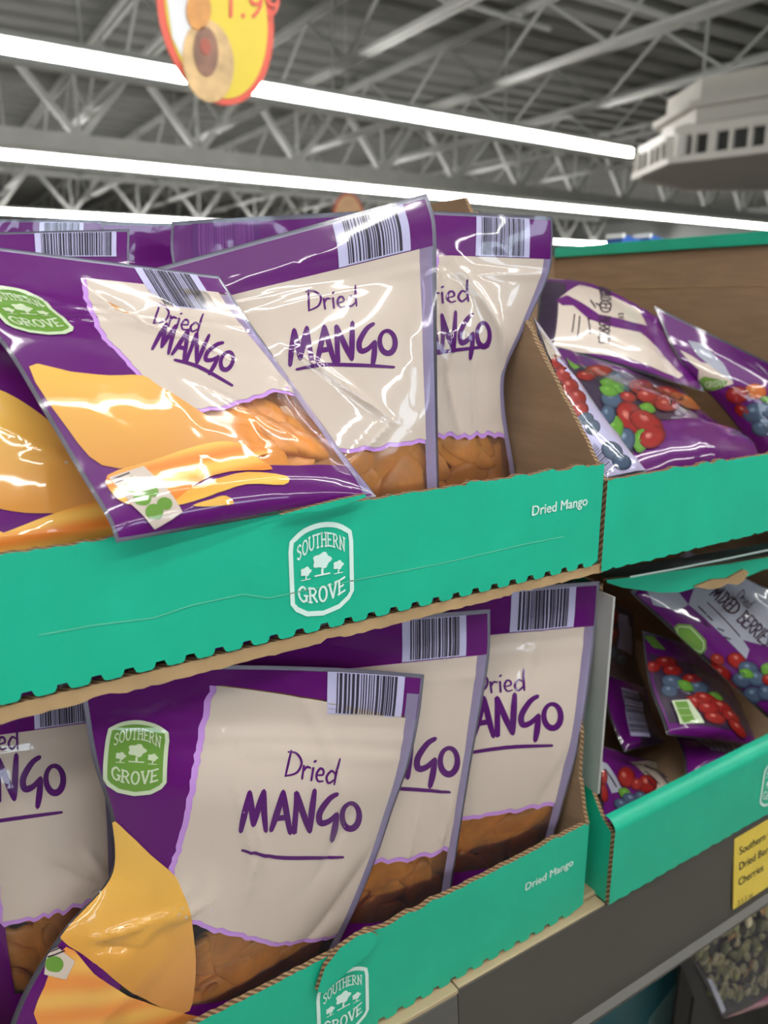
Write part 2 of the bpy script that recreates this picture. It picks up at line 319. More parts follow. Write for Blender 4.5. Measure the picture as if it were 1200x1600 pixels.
# ------------------------------------------------------------------ pouches
class Sheet:
    """a pouch front: rows of (v, left point, right point) splined, pushed out where it is filled, creased"""
    def __init__(s, rows, bulge=0.014, seed=0, creases=(), nu=60, nv=76, fill=0.62, rand=9, backk=0.6, amp=1.0, side=1, bow=0):
        rng = random.Random(seed); s.nu, s.nv = nu, nv
        rows = sorted(rows, key=lambda r: r[0]); vs = np.array([r[0] for r in rows], float)
        L = np.array([r[1][:] for r in rows], float); R = np.array([r[2][:] for r in rows], float)
        def spl(A, t):
            m = np.zeros_like(A)
            for i in range(len(vs)):
                a, b = max(i - 1, 0), min(i + 1, len(vs) - 1); m[i] = (A[b] - A[a]) / (vs[b] - vs[a])
            i = np.clip(np.searchsorted(vs, t, 'right') - 1, 0, len(vs) - 2); h = vs[i + 1] - vs[i]; x = ((t - vs[i]) / h)[:, None]; h = h[:, None]
            return (2 * x**3 - 3 * x**2 + 1) * A[i] + (x**3 - 2 * x**2 + x) * h * m[i] + (-2 * x**3 + 3 * x**2) * A[i + 1] + (x**3 - x**2) * h * m[i + 1]
        v = np.linspace(0, 1, nv + 1); u = np.linspace(0, 1, nu + 1); LL, RR = spl(L, v), spl(R, v)
        B = LL[:, None] * (1 - u)[None, :, None] + RR[:, None] * u[None, :, None]
        B[..., 2] += bow * (4 * u * (1 - u))[None, :] * (v ** 2)[:, None]
        du = np.gradient(B, axis=1); dv = np.gradient(B, axis=0); n = np.cross(du, dv) * side; n /= np.linalg.norm(n, axis=2)[..., None] + 1e-12
        U, V = np.meshgrid(u, v)
        prof = np.sin(np.pi * U) ** 0.7; g = np.where(V < fill, 0.75 + 0.25 * np.sin(np.pi * V / fill * 0.9), 0)
        x = np.clip((V - fill) / max(0.86 - fill, .05), 0, 1); g = np.where(V >= fill, (0.75 + 0.25 * math.sin(math.pi * .9)) * (1 - x * x * (3 - 2 * x)), g)
        g = g * np.clip(V / 0.1, 0, 1) ** 0.6
        d = np.zeros_like(U)
        cr = list(creases)
        for _ in range(rand):
            a = rng.random(), rng.random() * .9; an = rng.random() * 6.28; l = .12 + .35 * rng.random()
            cr.append((a[0], a[1], a[0] + l * math.cos(an), a[1] + l * math.sin(an), (rng.random() - .35) * .0026 * amp, .012 + .05 * rng.random()))
        for (a, b, c, e, A, w) in cr:
            lx, ly = c - a, e - b; t = np.clip(((U - a) * lx + (V - b) * ly) / (lx * lx + ly * ly + 1e-9), 0, 1)
            dist = np.hypot(U - a - t * lx, V - b - t * ly); d += A * np.exp(-dist / w) * np.sin(np.pi * np.clip(t, .04, .96)) ** .5
        for vz in (.80, .815):
            d += 0.0007 * np.exp(-((V - vz) / .006) ** 2)
        edge = np.clip(np.minimum(np.minimum(U, 1 - U), np.minimum(V + .02, 1 - V + .02)) / .05, 0, 1)
        d *= edge
        s.U, s.V, s.B, s.n = U, V, B, n; s.bul = bulge * prof * g
        s.F = B + n * (s.bul + d)[..., None]
        s.K = B - n * (backk * s.bul + 0.0012 * (.15 + edge))[..., None]
        fu = np.gradient(s.F, axis=1); fv = np.gradient(s.F, axis=0); N = np.cross(fu, fv) * side; s.N = N / (np.linalg.norm(N, axis=2)[..., None] + 1e-12)
        s.px = to_px(s.F)
    def bil(s, A, uv):
        uv = np.clip(np.asarray(uv, float), 0, 1); x = uv[:, 0] * s.nu; y = uv[:, 1] * s.nv
        i = np.clip(x.astype(int), 0, s.nu - 1); j = np.clip(y.astype(int), 0, s.nv - 1); a = (x - i)[:, None]; b = (y - j)[:, None]
        return (A[j, i] * (1 - a) + A[j, i + 1] * a) * (1 - b) + (A[j + 1, i] * (1 - a) + A[j + 1, i + 1] * a) * b
    def at(s, uv, off): return s.bil(s.F, uv) + s.bil(s.N, uv) * off
    def inv(s, pts):
        """photo pixels -> uv on this sheet"""
        out = []
        for p in pts:
            d = np.hypot(s.px[..., 0] - p[0], s.px[..., 1] - p[1]); j, i = np.unravel_index(np.argmin(d), d.shape); uv = np.array([i / s.nu, j / s.nv])
            for _ in range(5):
                e = 1e-3; q = s.bil(s.px, [uv, uv + [e, 0], uv + [0, e], uv - [e, 0], uv - [0, e]])
                J = np.stack([(q[1] - q[3]) / (2 * e), (q[2] - q[4]) / (2 * e)], 1)
                try: st = np.linalg.solve(J, np.array(p, float) - q[0])
                except Exception: break
                uv = np.clip(uv + np.clip(st, -.08, .08), 0, 1)
            out.append(uv)
        return out
def grid_faces(nu, nv, flip=False):
    F = []
    for j in range(nv):
        for i in range(nu):
            a = j * (nu + 1) + i; q = (a, a + 1, a + nu + 2, a + nu + 1); F.append(q[::-1] if flip else q)
    return F
def cut_grid(V, F, nu, nv):
    bm = bmesh.new(); vs = [bm.verts.new((p[0], p[1], lay(p))) for p in V]
    for f in F:
        try: bm.faces.new([vs[i] for i in f])
        except ValueError: pass
    A = np.array([p[:2] for p in V])
    def cut(no, k, n):
        co = [0, 0, 0]; co[k] = n
        bmesh.ops.bisect_plane(bm, geom=bm.verts[:] + bm.edges[:] + bm.faces[:], plane_co=co, plane_no=no, dist=1e-6)
    for k, n in ((0, nu), (1, nv)):
        no = (1, 0, 0) if k == 0 else (0, 1, 0)
        for i in range(max(1, int(A[:, k].min() * n) + 0), min(n, int(A[:, k].max() * n) + 1) + 1):
            if A[:, k].min() < i / n < A[:, k].max(): cut(no, k, i / n)
    for k, val, cl in ((0, 0.004, 'i'), (0, .996, 'o'), (1, .004, 'i'), (1, .996, 'o')):
        if (cl == 'i' and A[:, k].min() < val) or (cl == 'o' and A[:, k].max() > val):
            co = [0, 0, 0]; co[k] = val
            bmesh.ops.bisect_plane(bm, geom=bm.verts[:] + bm.edges[:] + bm.faces[:], plane_co=co, plane_no=(1, 0, 0) if k == 0 else (0, 1, 0), dist=1e-6, clear_inner=cl == 'i', clear_outer=cl == 'o')
    bm.verts.index_update(); V2 = [np.array(v.co[:3]) for v in bm.verts]; F2 = [tuple(v.index for v in f.verts) for f in bm.faces]; bm.free()
    return V2, F2
def decal(sh, name, m2, off, m, parent, colfn=None, cut=True, label=None):
    V, F = m2
    if cut: V, F = cut_grid(V, F, sh.nu, sh.nv)
    if not F: return None
    h = np.array([lay(p) for p in V])[:, None]; uv = np.clip(np.array([p[:2] for p in V]), .004, .996); pos = sh.at(uv, 0) + sh.bil(sh.N, uv) * (off + h * 4e-5)
    G = []
    for f in F:   # face the viewer side
        a, b, c = uv[f[0]], uv[f[1]], uv[f[2]]; G.append(f if (b[0] - a[0]) * (c[1] - a[1]) - (b[1] - a[1]) * (c[0] - a[0]) >= 0 else f[::-1])
    o = mesh_obj(name, pos.tolist(), G, m, parent, True, uv=uv, cols=[colfn(*q) for q in uv] if callable(colfn) else colfn)
    if label: o['label'] = label
    if name == 'fine_print': o['kind'] = 'stuff'
    return o
def pouch_shell(sh, root, backmat, frontmat):
    nu, nv = sh.nu, sh.nv; uv = np.stack([sh.U, sh.V], -1).reshape(-1, 2)
    f = mesh_obj('front_film', sh.F.reshape(-1, 3).tolist(), grid_faces(nu, nv), frontmat, root, True, uv=uv)
    n = (nu + 1) * (nv + 1); fr = sh.F.reshape(-1, 3); V = sh.K.reshape(-1, 3).tolist(); F = grid_faces(nu, nv, True)
    loop = [i for i in range(nu + 1)] + [j * (nu + 1) + nu for j in range(1, nv + 1)] + [nv * (nu + 1) + i for i in range(nu - 1, -1, -1)] + [j * (nu + 1) for j in range(nv - 1, 0, -1)]
    UV = uv.tolist() + [uv[i].tolist() for i in loop]; base = len(V); V += [fr[i].tolist() for i in loop]
    for k in range(len(loop)):
        q = (k + 1) % len(loop); F.append((base + k, loop[k], loop[q], base + q))
    mesh_obj('back_film', V, F, backmat, root, True, uv=UV)
ASP = 1.15
def wavy(rng, a, b, n, amp):
    a, b = np.array(a, float), np.array(b, float); d = b - a; nr = np.array([-d[1], d[0]]) / np.linalg.norm(d); out = []
    for k in range(n + 1):
        out.append(a + d * k / n + nr * amp * (math.sin(k * 1.9) * .5 + rng.uniform(-1, 1) * .5))
    return out
# five shapes of dried mango slice, shared by every bag
def slice_mesh(seed):
    rng = random.Random(seed); bm = bmesh.new(); bmesh.ops.create_icosphere(bm, subdivisions=3, radius=1)
    ph = [rng.uniform(0, 6.28) for _ in range(6)]; bend = rng.uniform(-.35, .35)
    for v in bm.verts:
        x, y, z = v.co; a = math.atan2(y, x); r = 1 + .16 * math.sin(2 * a + ph[0]) + .11 * math.sin(3 * a + ph[1]) + .07 * math.sin(5 * a + ph[2])
        x *= r * .024; y *= r * .014; z = (abs(z) ** .7) * (1 if z > 0 else -1) * .0034 * (1 + .3 * math.sin(90 * x + ph[3]) + .25 * math.sin(140 * y + ph[4]))
        v.co = (x, y, z + bend * x * x * 18 + .0012 * math.sin(120 * x + ph[5]))
    me = bpy.data.meshes.new('mango_slice'); bm.to_mesh(me); bm.free(); me.materials.append(MANGO)
    me.polygons.foreach_set('use_smooth', [True] * len(me.polygons)); return me
SLICES = [slice_mesh(k) for k in range(6)]
def put_slices(sh, root, rng, spots, scale=1.0):
    """slices lie against the inside of the film, some deeper than others"""
    off = np.array(wloc(root)); Fu = np.gradient(sh.F, axis=1) * sh.nu; Fv = np.gradient(sh.F, axis=0) * sh.nv
    for k, (u, v) in enumerate(spots):
        sc = scale * rng.uniform(.95, 1.25); uv = np.array([[u, v]])
        me = rng.choice(SLICES).copy()
        me.transform(Matrix.Rotation(rng.uniform(0, 6.28), 4, 'Z') @ Matrix.Rotation(rng.uniform(-.25, .25), 4, 'X') @ Matrix.Rotation(rng.uniform(-.12, .12), 4, 'Y') @ Matrix.Diagonal((sc, sc, sc, 1)))
        co = np.empty(len(me.vertices) * 3); me.vertices.foreach_get('co', co); co = co.reshape(-1, 3)
        lu = np.linalg.norm(sh.bil(Fu, uv)[0]); lv = np.linalg.norm(sh.bil(Fv, uv)[0])
        q = np.stack([np.clip(u + co[:, 0] / lu, .03, .97), np.clip(v + co[:, 1] / lv, .012, .99)], 1)
        nn = sh.bil(sh.N, q); nn /= np.linalg.norm(nn, axis=1)[:, None]
        w = sh.at(q, 0) + nn * (co[:, 2] - co[:, 2].max() - .0010 - .0015 * (k % 4))[:, None] - off
        c = w.mean(0); o = bpy.data.objects.new('mango_slice', me); COL.objects.link(o); o.parent = root; o.location = c
        me.vertices.foreach_set('co', (w - c).ravel()); me.update()
def mango_col(u, v):
    t = max(0, min(1, (.62 - v) / .42)); s = max(0, min(1, (u - .25) / .4))
    a = np.array([.80, .48, .10]); b = np.array([.56, .24, .045]); c = np.array([.66, .31, .13])
    k = a * (1 - t) + b * t; return k * (1 - s) + c * s
def strip_col(hi=(.82, .47, .10), lo=(.72, .21, .035)):
    def f(u, v):
        t = .5 + .5 * math.sin(v * 70 - u * 9); return np.array(hi) * t + np.array(lo) * (1 - t)
    return f
def mango_bag(rows, label, seed, parts='PCABLTMN', bulge=.014, creases=(), barcode=(.60, .90), barmat=None, slices=10, amp=1.0, text_shift=(0, 0), group='dried mango bags', cream_v=.32, sl_scale=1.0, fill=.62, backk=.5, lav=True, dried=None, mango=None, under=None, shield=None, border_px=None, art=None, smin=.06, bow=0, badge=None):
    rng = random.Random(seed); sh = Sheet(rows, bulge, seed, creases, amp=amp, fill=fill, backk=backk, bow=bow)
    base = (np.array(rows_min(rows)[0]) + np.array(rows_min(rows)[1])) / 2
    root = thing('dried_mango_bag', label, 'bag', base, group)
    pouch_shell(sh, root, SILVER if 'W' not in parts else BACKFILM, CLEAR)
    wob = lambda: rng.uniform(-.006, .006)
    ul, vt = .345, .865
    left = wavy(rng, (ul, vt), (ul - .01, cream_v), 26, .012); bot = wavy(rng, (ul - .01, cream_v), (.945, cream_v + .015), 22, .010)
    if border_px:
        def wob_(pts, amp):
            c = crom(sh.inv(pts), 6); return [p + np.array([rng.uniform(-1, 1), rng.uniform(-1, 1)]) * amp for p in c]
        left = wob_(border_px[0], .004); bot = wob_(border_px[1], .004); ul = left[0][0]; vt = left[0][1]
    border = left + bot[1:]
    cr_u = .945
    if border_px: border = border + [np.array([.945, bot[-1][1]])]; bot = bot + [np.array([.945, bot[-1][1]])]
    vt2 = vt if not border_px or len(border_px) < 3 else sh.inv([border_px[2]])[0][1]
    if 'C' not in parts and 'A' not in parts:
        decal(sh, 'purple_print', poly2d([(.012, .012), (.988, .012), (.988, .988), (.012, .988)]), .00025, PURPLE, root)
    elif 'P' in parts:   # purple print: left column, top band, bottom band
        pp = [(.012, .988), (.988, .988), (.988, vt2), (ul + .02, vt)] + [tuple(p + np.array([.01, 0])) for p in left] + [(left[-1][0] + .01, .155), (.5, .16), (.7, .15), (.985, .165), (.985, .012), (.012, .012)]
        decal(sh, 'purple_print', poly2d(pp), .00025, PURPLE, root)
    if 'C' in parts:
        inner = [tuple(p) for p in border]
        outer = [tuple(p + np.array([-.018, -.001])) for p in left] + [tuple(p + np.array([0, -.013])) for p in bot]
        decal(sh, 'lavender_border', poly2d([(ul - .016, vt)] + outer + [(cr_u, vt2)]), .0004, LAVENDER, root)
        decal(sh, 'cream_label', poly2d(inner + [(cr_u + .002, vt2)]), .0007, CREAM, root)
    if lav:
        decal(sh, 'side_seal_print', poly2d([(.942, vt), (.985, vt), (.985, .02), (.942, .02)]), .0005, LAV_FILM, root, label='translucent lavender seal strip')
    if art:
        for k, (pts, fn, nm) in enumerate(art): decal(sh, nm, poly2d(crom(sh.inv(pts), 3, True)), .0008 + k * .0001, ART, root, fn)
    elif 'A' in parts:
        big = crom([(0.01, .645), (.1, .64), (.2, .60), (.29, .52), (.35, .44), (.44, .33), (.54, .255), (.63, .205)], 3) + crom([(.63, .205), (.5, .172), (.35, .165), (.2, .175), (.08, .21), (0.01, .25)], 3)[1:]
        decal(sh, 'mango_print', poly2d(big), .0008, ART, root, mango_col, label='printed yellow mango half')
        s1 = crom([(.1, .105), (.3, .17), (.48, .205), (.6, .19), (.73, .168)], 3) + crom([(.73, .168), (.66, .135), (.52, .12), (.4, .085), (.28, .05), (.12, .02)], 3)[1:]
        s2 = crom([(.30, .062), (.46, .115), (.6, .125), (.8, .128)], 3) + crom([(.80, .102), (.66, .092), (.56, .06), (.45, .048), (.34, .03)], 3)
        s3 = crom([(.02, .16), (.10, .13), (.16, .10)], 3) + [(.14, .02), (.06, .01), (.01, .05)]
        decal(sh, 'mango_strip_print', poly2d(s2), .0009, ART, root, strip_col((.78, .45, .09), (.74, .33, .05)))
        decal(sh, 'mango_strip_print', poly2d(s1), .0010, ART, root, strip_col())
        decal(sh, 'mango_strip_print', poly2d(s3), .0009, ART, root, strip_col())
    if 'N' in parts:   # nutrition badge on the lower left corner
        bq, marks = badge
        decal(sh, 'nutrition_badge', pxpoly(sh, bq), .0014, CREAM, root)
        decal(sh, 'nutrition_marks', merge([pxpoly(sh, crom([(x + w * math.cos(t), y + h * math.sin(t)) for t in (.5, 1.2, 2.3, 3.0, 3.7, 4.5, 5.4, 6.1)], 2, True)) for x, y, w, h in marks]), .0016, SHIELD_GREEN, root)
        fp = merge([ribbon([np.array([x, y]), np.array([x + 26, y - 10])], 2.2) for x, y in ((bq[0][0] + 6, bq[0][1] + 3), (bq[0][0] + 10, bq[0][1] + 9))])
        decal(sh, 'fine_print', (sh.inv([p[:2] for p in fp[0]]), fp[1]), .0016, DARKINK, root)
    if 'L' in parts:
        o, t, tr = LOGO; q = (lambda m: xform(m, .155, .755, .20, -.03, .185)) if not shield else (lambda m: pxmesh(sh, m, shield[0], shield[1], shield[2], shield[4], shield[3]))
        decal(sh, 'green_shield', q(poly2d(shield_outline())), .0009, SHIELD_GREEN, root)
        decal(sh, 'shield_lettering', q(merge([o, t, tr])), .0011, SHIELD_PALE, root)
    dx, dy = text_shift
    if 'T' in parts:
      if dried:
        P_ = lambda M_, b: pxmesh(sh, M_[0], b[0], b[1], b[2] / M_[1], b[4], b[3])
        lin = crom([np.array(p, float) for p in under], 5); lin = ribbon(lin, 5.2, False, True)
        lt = merge([P_(DRIED, dried), P_(MANGOTXT, mango), ([np.array([*q, 2]) for q in sh.inv(lin[0])], lin[1])])
        decal(sh, 'lettering', lt, .0009, INK, root)
      else:
        m, w = DRIED; d = xform(m, .575 + dx, .665 + dy, .098, .05, .098 / ASP)
        m2, w2 = MANGOTXT; e = xform(m2, .465 + dx, .515 + dy, .132, .06, .132 / ASP * .98, .12)
        ul_ = ribbon([np.array(p) for p in crom([(.475 + dx, .452 + dy), (.56 + dx, .470 + dy), (.68 + dx, .466 + dy), (.80 + dx, .462 + dy)], 5)], .0105, False, True)
        decal(sh, 'lettering', merge([d, e, ul_]), .0009, INK, root)
    if 'B' in parts:
        u0, u1 = barcode; decal(sh, 'barcode_ground', poly2d([(u0, .868), (u1, .868), (u1, .990), (u0, .990)]), .0007, BAR_BG if not barmat else INK, root)
        b = []; u = u0 + .03
        while u < u1 - .03:
            w = rng.choice([.003, .004, .006, .009]); b.append(poly2d([(u, .872), (u + w, .872), (u + w, .988), (u, .988)])); u += w + rng.choice([.0025, .0025, .0045, .006])
        decal(sh, 'barcode', merge(b), .0009, barmat or BAR_INK, root)
    if 'W' in parts and slices:
        spots = [(.38 + .52 * ((k * .618) % 1), smin + .02 + (max(.12, cream_v - smin)) * ((k * .414 + .1) % 1)) for k in range(slices)]
        put_slices(sh, root, rng, spots, sl_scale)
    return sh, root
def rows_min(rows):
    r = min(rows, key=lambda q: q[0]); return r[1], r[2]

# ------------------------------------------------------------------ berry pouches (prints laid out where the photo shows them)
def fruit(sh, root, items, off=.0009, name='fruit_print'):
    """items: (px,py,rx,ry,rot,kind)"""
    V, F, C = [], [], []
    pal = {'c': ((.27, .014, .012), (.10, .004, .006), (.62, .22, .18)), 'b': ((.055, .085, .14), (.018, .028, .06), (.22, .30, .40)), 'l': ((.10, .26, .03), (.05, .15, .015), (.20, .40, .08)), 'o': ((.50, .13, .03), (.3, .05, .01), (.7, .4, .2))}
    for k, (cx, cy, rx, ry, rot, kind) in enumerate(items):
        mid, dark, hi = pal[kind]; c, s = math.cos(rot), math.sin(rot); b = len(V); n = 14
        def pt(r, a, ox=0, oy=0):
            x, y = rx * r * math.cos(a) + ox * rx, ry * r * math.sin(a) + oy * ry
            if kind == 'l': y *= (1 - abs(math.cos(a)) ** 3 * .6)
            return (cx + x * c - y * s, cy + x * s + y * c)
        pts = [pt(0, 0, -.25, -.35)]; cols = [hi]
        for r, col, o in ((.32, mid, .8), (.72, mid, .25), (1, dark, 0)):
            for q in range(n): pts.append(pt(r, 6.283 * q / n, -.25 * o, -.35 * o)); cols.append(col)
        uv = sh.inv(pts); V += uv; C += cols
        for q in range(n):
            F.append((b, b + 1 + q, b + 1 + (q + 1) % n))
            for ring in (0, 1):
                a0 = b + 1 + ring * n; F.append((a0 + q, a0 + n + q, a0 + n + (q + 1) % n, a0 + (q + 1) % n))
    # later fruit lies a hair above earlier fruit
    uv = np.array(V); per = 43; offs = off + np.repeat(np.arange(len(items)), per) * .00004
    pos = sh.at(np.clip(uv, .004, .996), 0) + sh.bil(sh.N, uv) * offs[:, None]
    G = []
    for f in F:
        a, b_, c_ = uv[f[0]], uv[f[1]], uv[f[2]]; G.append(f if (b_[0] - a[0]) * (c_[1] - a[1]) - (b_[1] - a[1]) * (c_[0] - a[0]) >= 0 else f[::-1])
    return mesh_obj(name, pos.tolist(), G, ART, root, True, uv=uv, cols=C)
def pxpoly(sh, pts): return poly2d(sh.inv(pts))
def pxmesh(sh, m, ox, oy, s, rot, sy=None, shear=0):
    """2D mesh (y up) laid at pixel (ox,oy) with size s pixels, rotated"""
    sy = sy or s; c, sn = math.cos(rot), math.sin(rot)
    pts = [(ox + (p[0] + shear * p[1]) * s * c + p[1] * sy * sn, oy + (p[0] + shear * p[1]) * s * sn - p[1] * sy * c) for p in m[0]]
    return [np.array([*q, lay(p)]) for q, p in zip(sh.inv(pts), m[0])], m[1]
def berry_bag(rows, label, seed, bulge=.012, amp=1.0, creases=(), base=PURPLE, front=True, side=1, group='dried berry bags', rand=9, fill=.62):
    sh = Sheet(rows, bulge, seed, creases, nu=30, nv=30, amp=amp, side=side, rand=rand, fill=fill)
    a, b = rows_min(rows); root = thing('dried_berry_bag', label, 'bag', (np.array(a) + np.array(b)) / 2, group)
    pouch_shell(sh, root, BERRYBACK_RIM, CLEAR)
    if front: decal(sh, 'purple_print', poly2d([(.02, .02), (.98, .02), (.98, .98), (.02, .98)]), .00025, base, root)
    return sh, root
def px_barcode(sh, root, quad, n, m=None, ground=True, seed=1):
    """bars between the two long edges of a pixel quad (a,b along first edge, d,c along the opposite one)"""
    a, b, c, d = [np.array(p, float) for p in quad]; rng = random.Random(seed)
    if ground: decal(sh, 'barcode_ground', pxpoly(sh, quad), .0007, BAR_BG, root)
    B = []; t = .06
    while t < .92:
        w = rng.choice([.012, .02, .034]); lerp = lambda k, p, q: p + (q - p) * k
        B.append(pxpoly(sh, [lerp(t, a, b), lerp(t + w, a, b), lerp(t + w, d, c), lerp(t, d, c)])); t += w + rng.choice([.014, .022, .03])
    decal(sh, 'barcode', merge(B), .0009, m or BAR_INK, root)

# ================================================================== STRUCTURE: building
def st(o, label=None): o['kind'] = 'structure'; return o
Z0 = EYE.z
FLOOR = mat('vinyl_floor', (0.55, 0.53, 0.49), 0.3, var=0.06, vscale=2)
WALLM = mat('painted_wall', (0.50, 0.51, 0.50), 0.7, var=0.04, vscale=1)
st(box('floor', (-16, -14, -.1), (34, 44, 0), FLOOR))
st(box('wall_back', (-16, 44, 0), (34, 44.2, Z0 + 4.3), WALLM)); st(box('wall_front', (-16, -14.2, 0), (34, -14, Z0 + 4.3), WALLM))
st(box('wall_left', (-16.2, -14, 0), (-16, 44, Z0 + 4.3), WALLM)); st(box('wall_right', (34, -14, 0), (34.2, 44, Z0 + 4.3), WALLM))
ADDED_GLOW = emit('window_daylight', (.72, .86, 1.0), 6.0)
for k in range(5):   # unseen glowing panes added behind the viewer for glints on the film
    xw = -11 + k * 5.2
    w = st(mesh_obj('window_%d' % (k + 1), *box_data((xw, -13.98, Z0 + 1.7), (4.6, .03, 1.5)), STEEL))
    mesh_obj('pane', *box_data((xw - 1.13, -13.955, Z0 + 1.7), (2.15, .01, 1.36)), ADDED_GLOW, w); mesh_obj('pane', *box_data((xw + 1.13, -13.955, Z0 + 1.7), (2.15, .01, 1.36)), ADDED_GLOW, w)
# corrugated roof deck
prof = []; x = -16.0
while x < 34: prof += [(x, 0), (x + .22, 0), (x + .27, .09), (x + .40, .09), (x + .45, 0)]; x += .45
# flutes run across the joists, so the ribs follow x
V = []; F = []; yy = -14.0; pr = []
while yy < 44: pr += [(yy, 0), (yy + .30, 0), (yy + .36, .10), (yy + .54, .10), (yy + .60, 0)]; yy += .60
for (a, h) in pr: V += [(-16, a, Z0 + 3.75 + h), (34, a, Z0 + 3.75 + h)]
F = [(2 * i, 2 * i + 1, 2 * i + 3, 2 * i + 2) for i in range(len(pr) - 1)]
st(mesh_obj('ceiling', V, F, DECK))
TH = 0.10
def grid_pt(x, y0, z): return Vector((x, y0 + TH * x, Z0 + z))
# roof joists running away from the camera
jx = [.85, 3.1, 5.35, 7.65, 9.9, 12.3, 14.8]
NTH = ['first', 'second', 'third', 'fourth', 'fifth', 'sixth', 'seventh']
for k, x in enumerate(jx):
    j = thing('roof_joist', NTH[k] + ' white steel roof joist from the left, running away overhead', 'beam', (x, -2, Z0 + 2.85), 'steel roof joists')
    bars('bottom_chord', [((x - .05, -2, Z0 + 2.85), (x - .05, 43, Z0 + 2.85), .055), ((x + .05, -2, Z0 + 2.85), (x + .05, 43, Z0 + 2.85), .055)], STEEL, j)
    bars('top_chord', [((x - .05, -2, Z0 + 3.62), (x - .05, 43, Z0 + 3.62), .06), ((x + .05, -2, Z0 + 3.62), (x + .05, 43, Z0 + 3.62), .06)], STEEL, j)
    for q in range(16):
        y = -1.5 + q * 2.2
        w = bars('web_bar', [((x, y, Z0 + 2.87), (x, y + 1.1, Z0 + 3.6), .035)], STEEL, j)
        w = bars('web_bar', [((x, y + 1.1, Z0 + 3.6), (x, y + 2.2, Z0 + 2.87), .035)], STEEL, j)
# bridging rods across the joists
for k, (y, z) in enumerate(((5.2, 2.9), (7.6, 3.5), (10.4, 2.9), (13.2, 3.5), (19, 2.9))):
    b = bars('bridging_rod', [((-5, y, Z0 + z), (8.2, y + 1.3, Z0 + z), .045)], STEEL)
    tag(b, NTH[k] + ' thin bridging rod across the roof joists, counted from the viewer', 'beam', 'bridging rods')
# girders along x
for k, (y0, zb, zt, lab) in enumerate(((13.9, 2.42, 3.55, 'white lattice roof girder between the first two light rows'), (25.5, 2.42, 3.55, 'far white lattice roof girder behind the second light row'))):
    g = thing('roof_girder', lab, 'beam', grid_pt(-4, y0, zb))
    bars('bottom_chord', [(grid_pt(-6, y0, zb), grid_pt(30, y0, zb), .24)], STEEL, g)
    bars('top_chord', [(grid_pt(-6, y0, zt), grid_pt(30, y0, zt), .18)], STEEL, g)
    for q in range(18):
        x = -5.3 + q * 2.05 + .1
        for dx, w in ((-.85, .10), (0, .05), (.85, .10)):
            bars('web_bar', [(grid_pt(x, y0, zb + .05), grid_pt(x + dx, y0, zt - .05), w)], STEEL, g)
# light rows; the second aisle row is unseen, added to strengthen overhead light
ROWS = [(8.75, 'nearest bright strip light row, ending beside the white air unit', -8, 11.0), (14.9, 'second bright strip light row, just below the girder', -8, 31), (24.2, 'farthest bright strip light row, just above the bag tops', -8, 33.5),
        (-0.7, 'first of two strip light rows over the aisle by the shelf', -6, 8), (-1.5, 'second of two strip light rows over the aisle', -6, 8), (-7.2, 'strip light row far behind the viewer', -10, 14)]
for y0, lab, xa, xb in ROWS:
    r = thing('strip_light', lab, 'lamp', grid_pt(xa, y0, 2.3))
    a, b = grid_pt(xa, y0, 2.30), grid_pt(xb, y0, 2.30)
    v, f = bar_data(a, b, .135, .11); mesh_obj('diffuser', v, f, LUM, r)
    v, f = bar_data(a - Vector((0, -.02, -.10)), b - Vector((0, -.02, -.10)), .22, .06); mesh_obj('housing', v, f, STEEL, r)
    v, f = bar_data(a + Vector((0, -.03, -.105)), b + Vector((0, -.03, -.105)), .12, .06); mesh_obj('lower_rail', v, f, STEEL, r)
    x = xa + 1
    while x < xb:
        bars('hanger', [(grid_pt(x, y0, 2.42), grid_pt(x, y0, 3.75), .02)], STEEL, r); x += 3.0

# air unit hanging from the roof
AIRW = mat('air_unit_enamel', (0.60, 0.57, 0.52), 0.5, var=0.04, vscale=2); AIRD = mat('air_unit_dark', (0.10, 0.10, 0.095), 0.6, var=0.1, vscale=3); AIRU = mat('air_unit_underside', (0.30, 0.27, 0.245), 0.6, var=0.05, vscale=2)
au = thing('air_unit', 'large octagonal white air diffuser hanging from the roof beside light row', 'air conditioner', (10.6, 6.8, Z0 + 1.6))
octo = [(9.44, 8.3), (8.72, 7.1), (9.25, 5.35), (10.6, 4.6), (12.3, 4.9), (13.0, 6.3), (12.5, 7.9), (11.1, 8.7)]
cx, cy = 10.85, 6.65
sc = lambda k: [(cx + (x - cx) * k, cy + (y - cy) * k) for x, y in octo]
def ringmesh(levels, m, name, parent, capb=False, capt=False):
    V, F = [], []
    for k, z in levels: V += [(x, y, Z0 + z) for x, y in sc(k)]
    for l in range(len(levels) - 1):
        for i in range(8): j = (i + 1) % 8; F.append((l * 8 + i, l * 8 + j, l * 8 + 8 + j, l * 8 + 8 + i))
    if capb: F.append(tuple(range(7, -1, -1)))
    if capt: F.append(tuple((len(levels) - 1) * 8 + i for i in range(8)))
    return mesh_obj(name, V, F, m, parent)
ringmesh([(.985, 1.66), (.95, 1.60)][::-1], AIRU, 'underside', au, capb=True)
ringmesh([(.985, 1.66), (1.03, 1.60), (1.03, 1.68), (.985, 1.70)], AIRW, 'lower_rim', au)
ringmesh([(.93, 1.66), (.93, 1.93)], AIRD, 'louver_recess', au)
ringmesh([(.985, 1.91), (1.0, 1.93), (1.0, 2.03), (.93, 2.07), (.80, 2.07)], AIRW, 'upper_rim', au, capt=True)
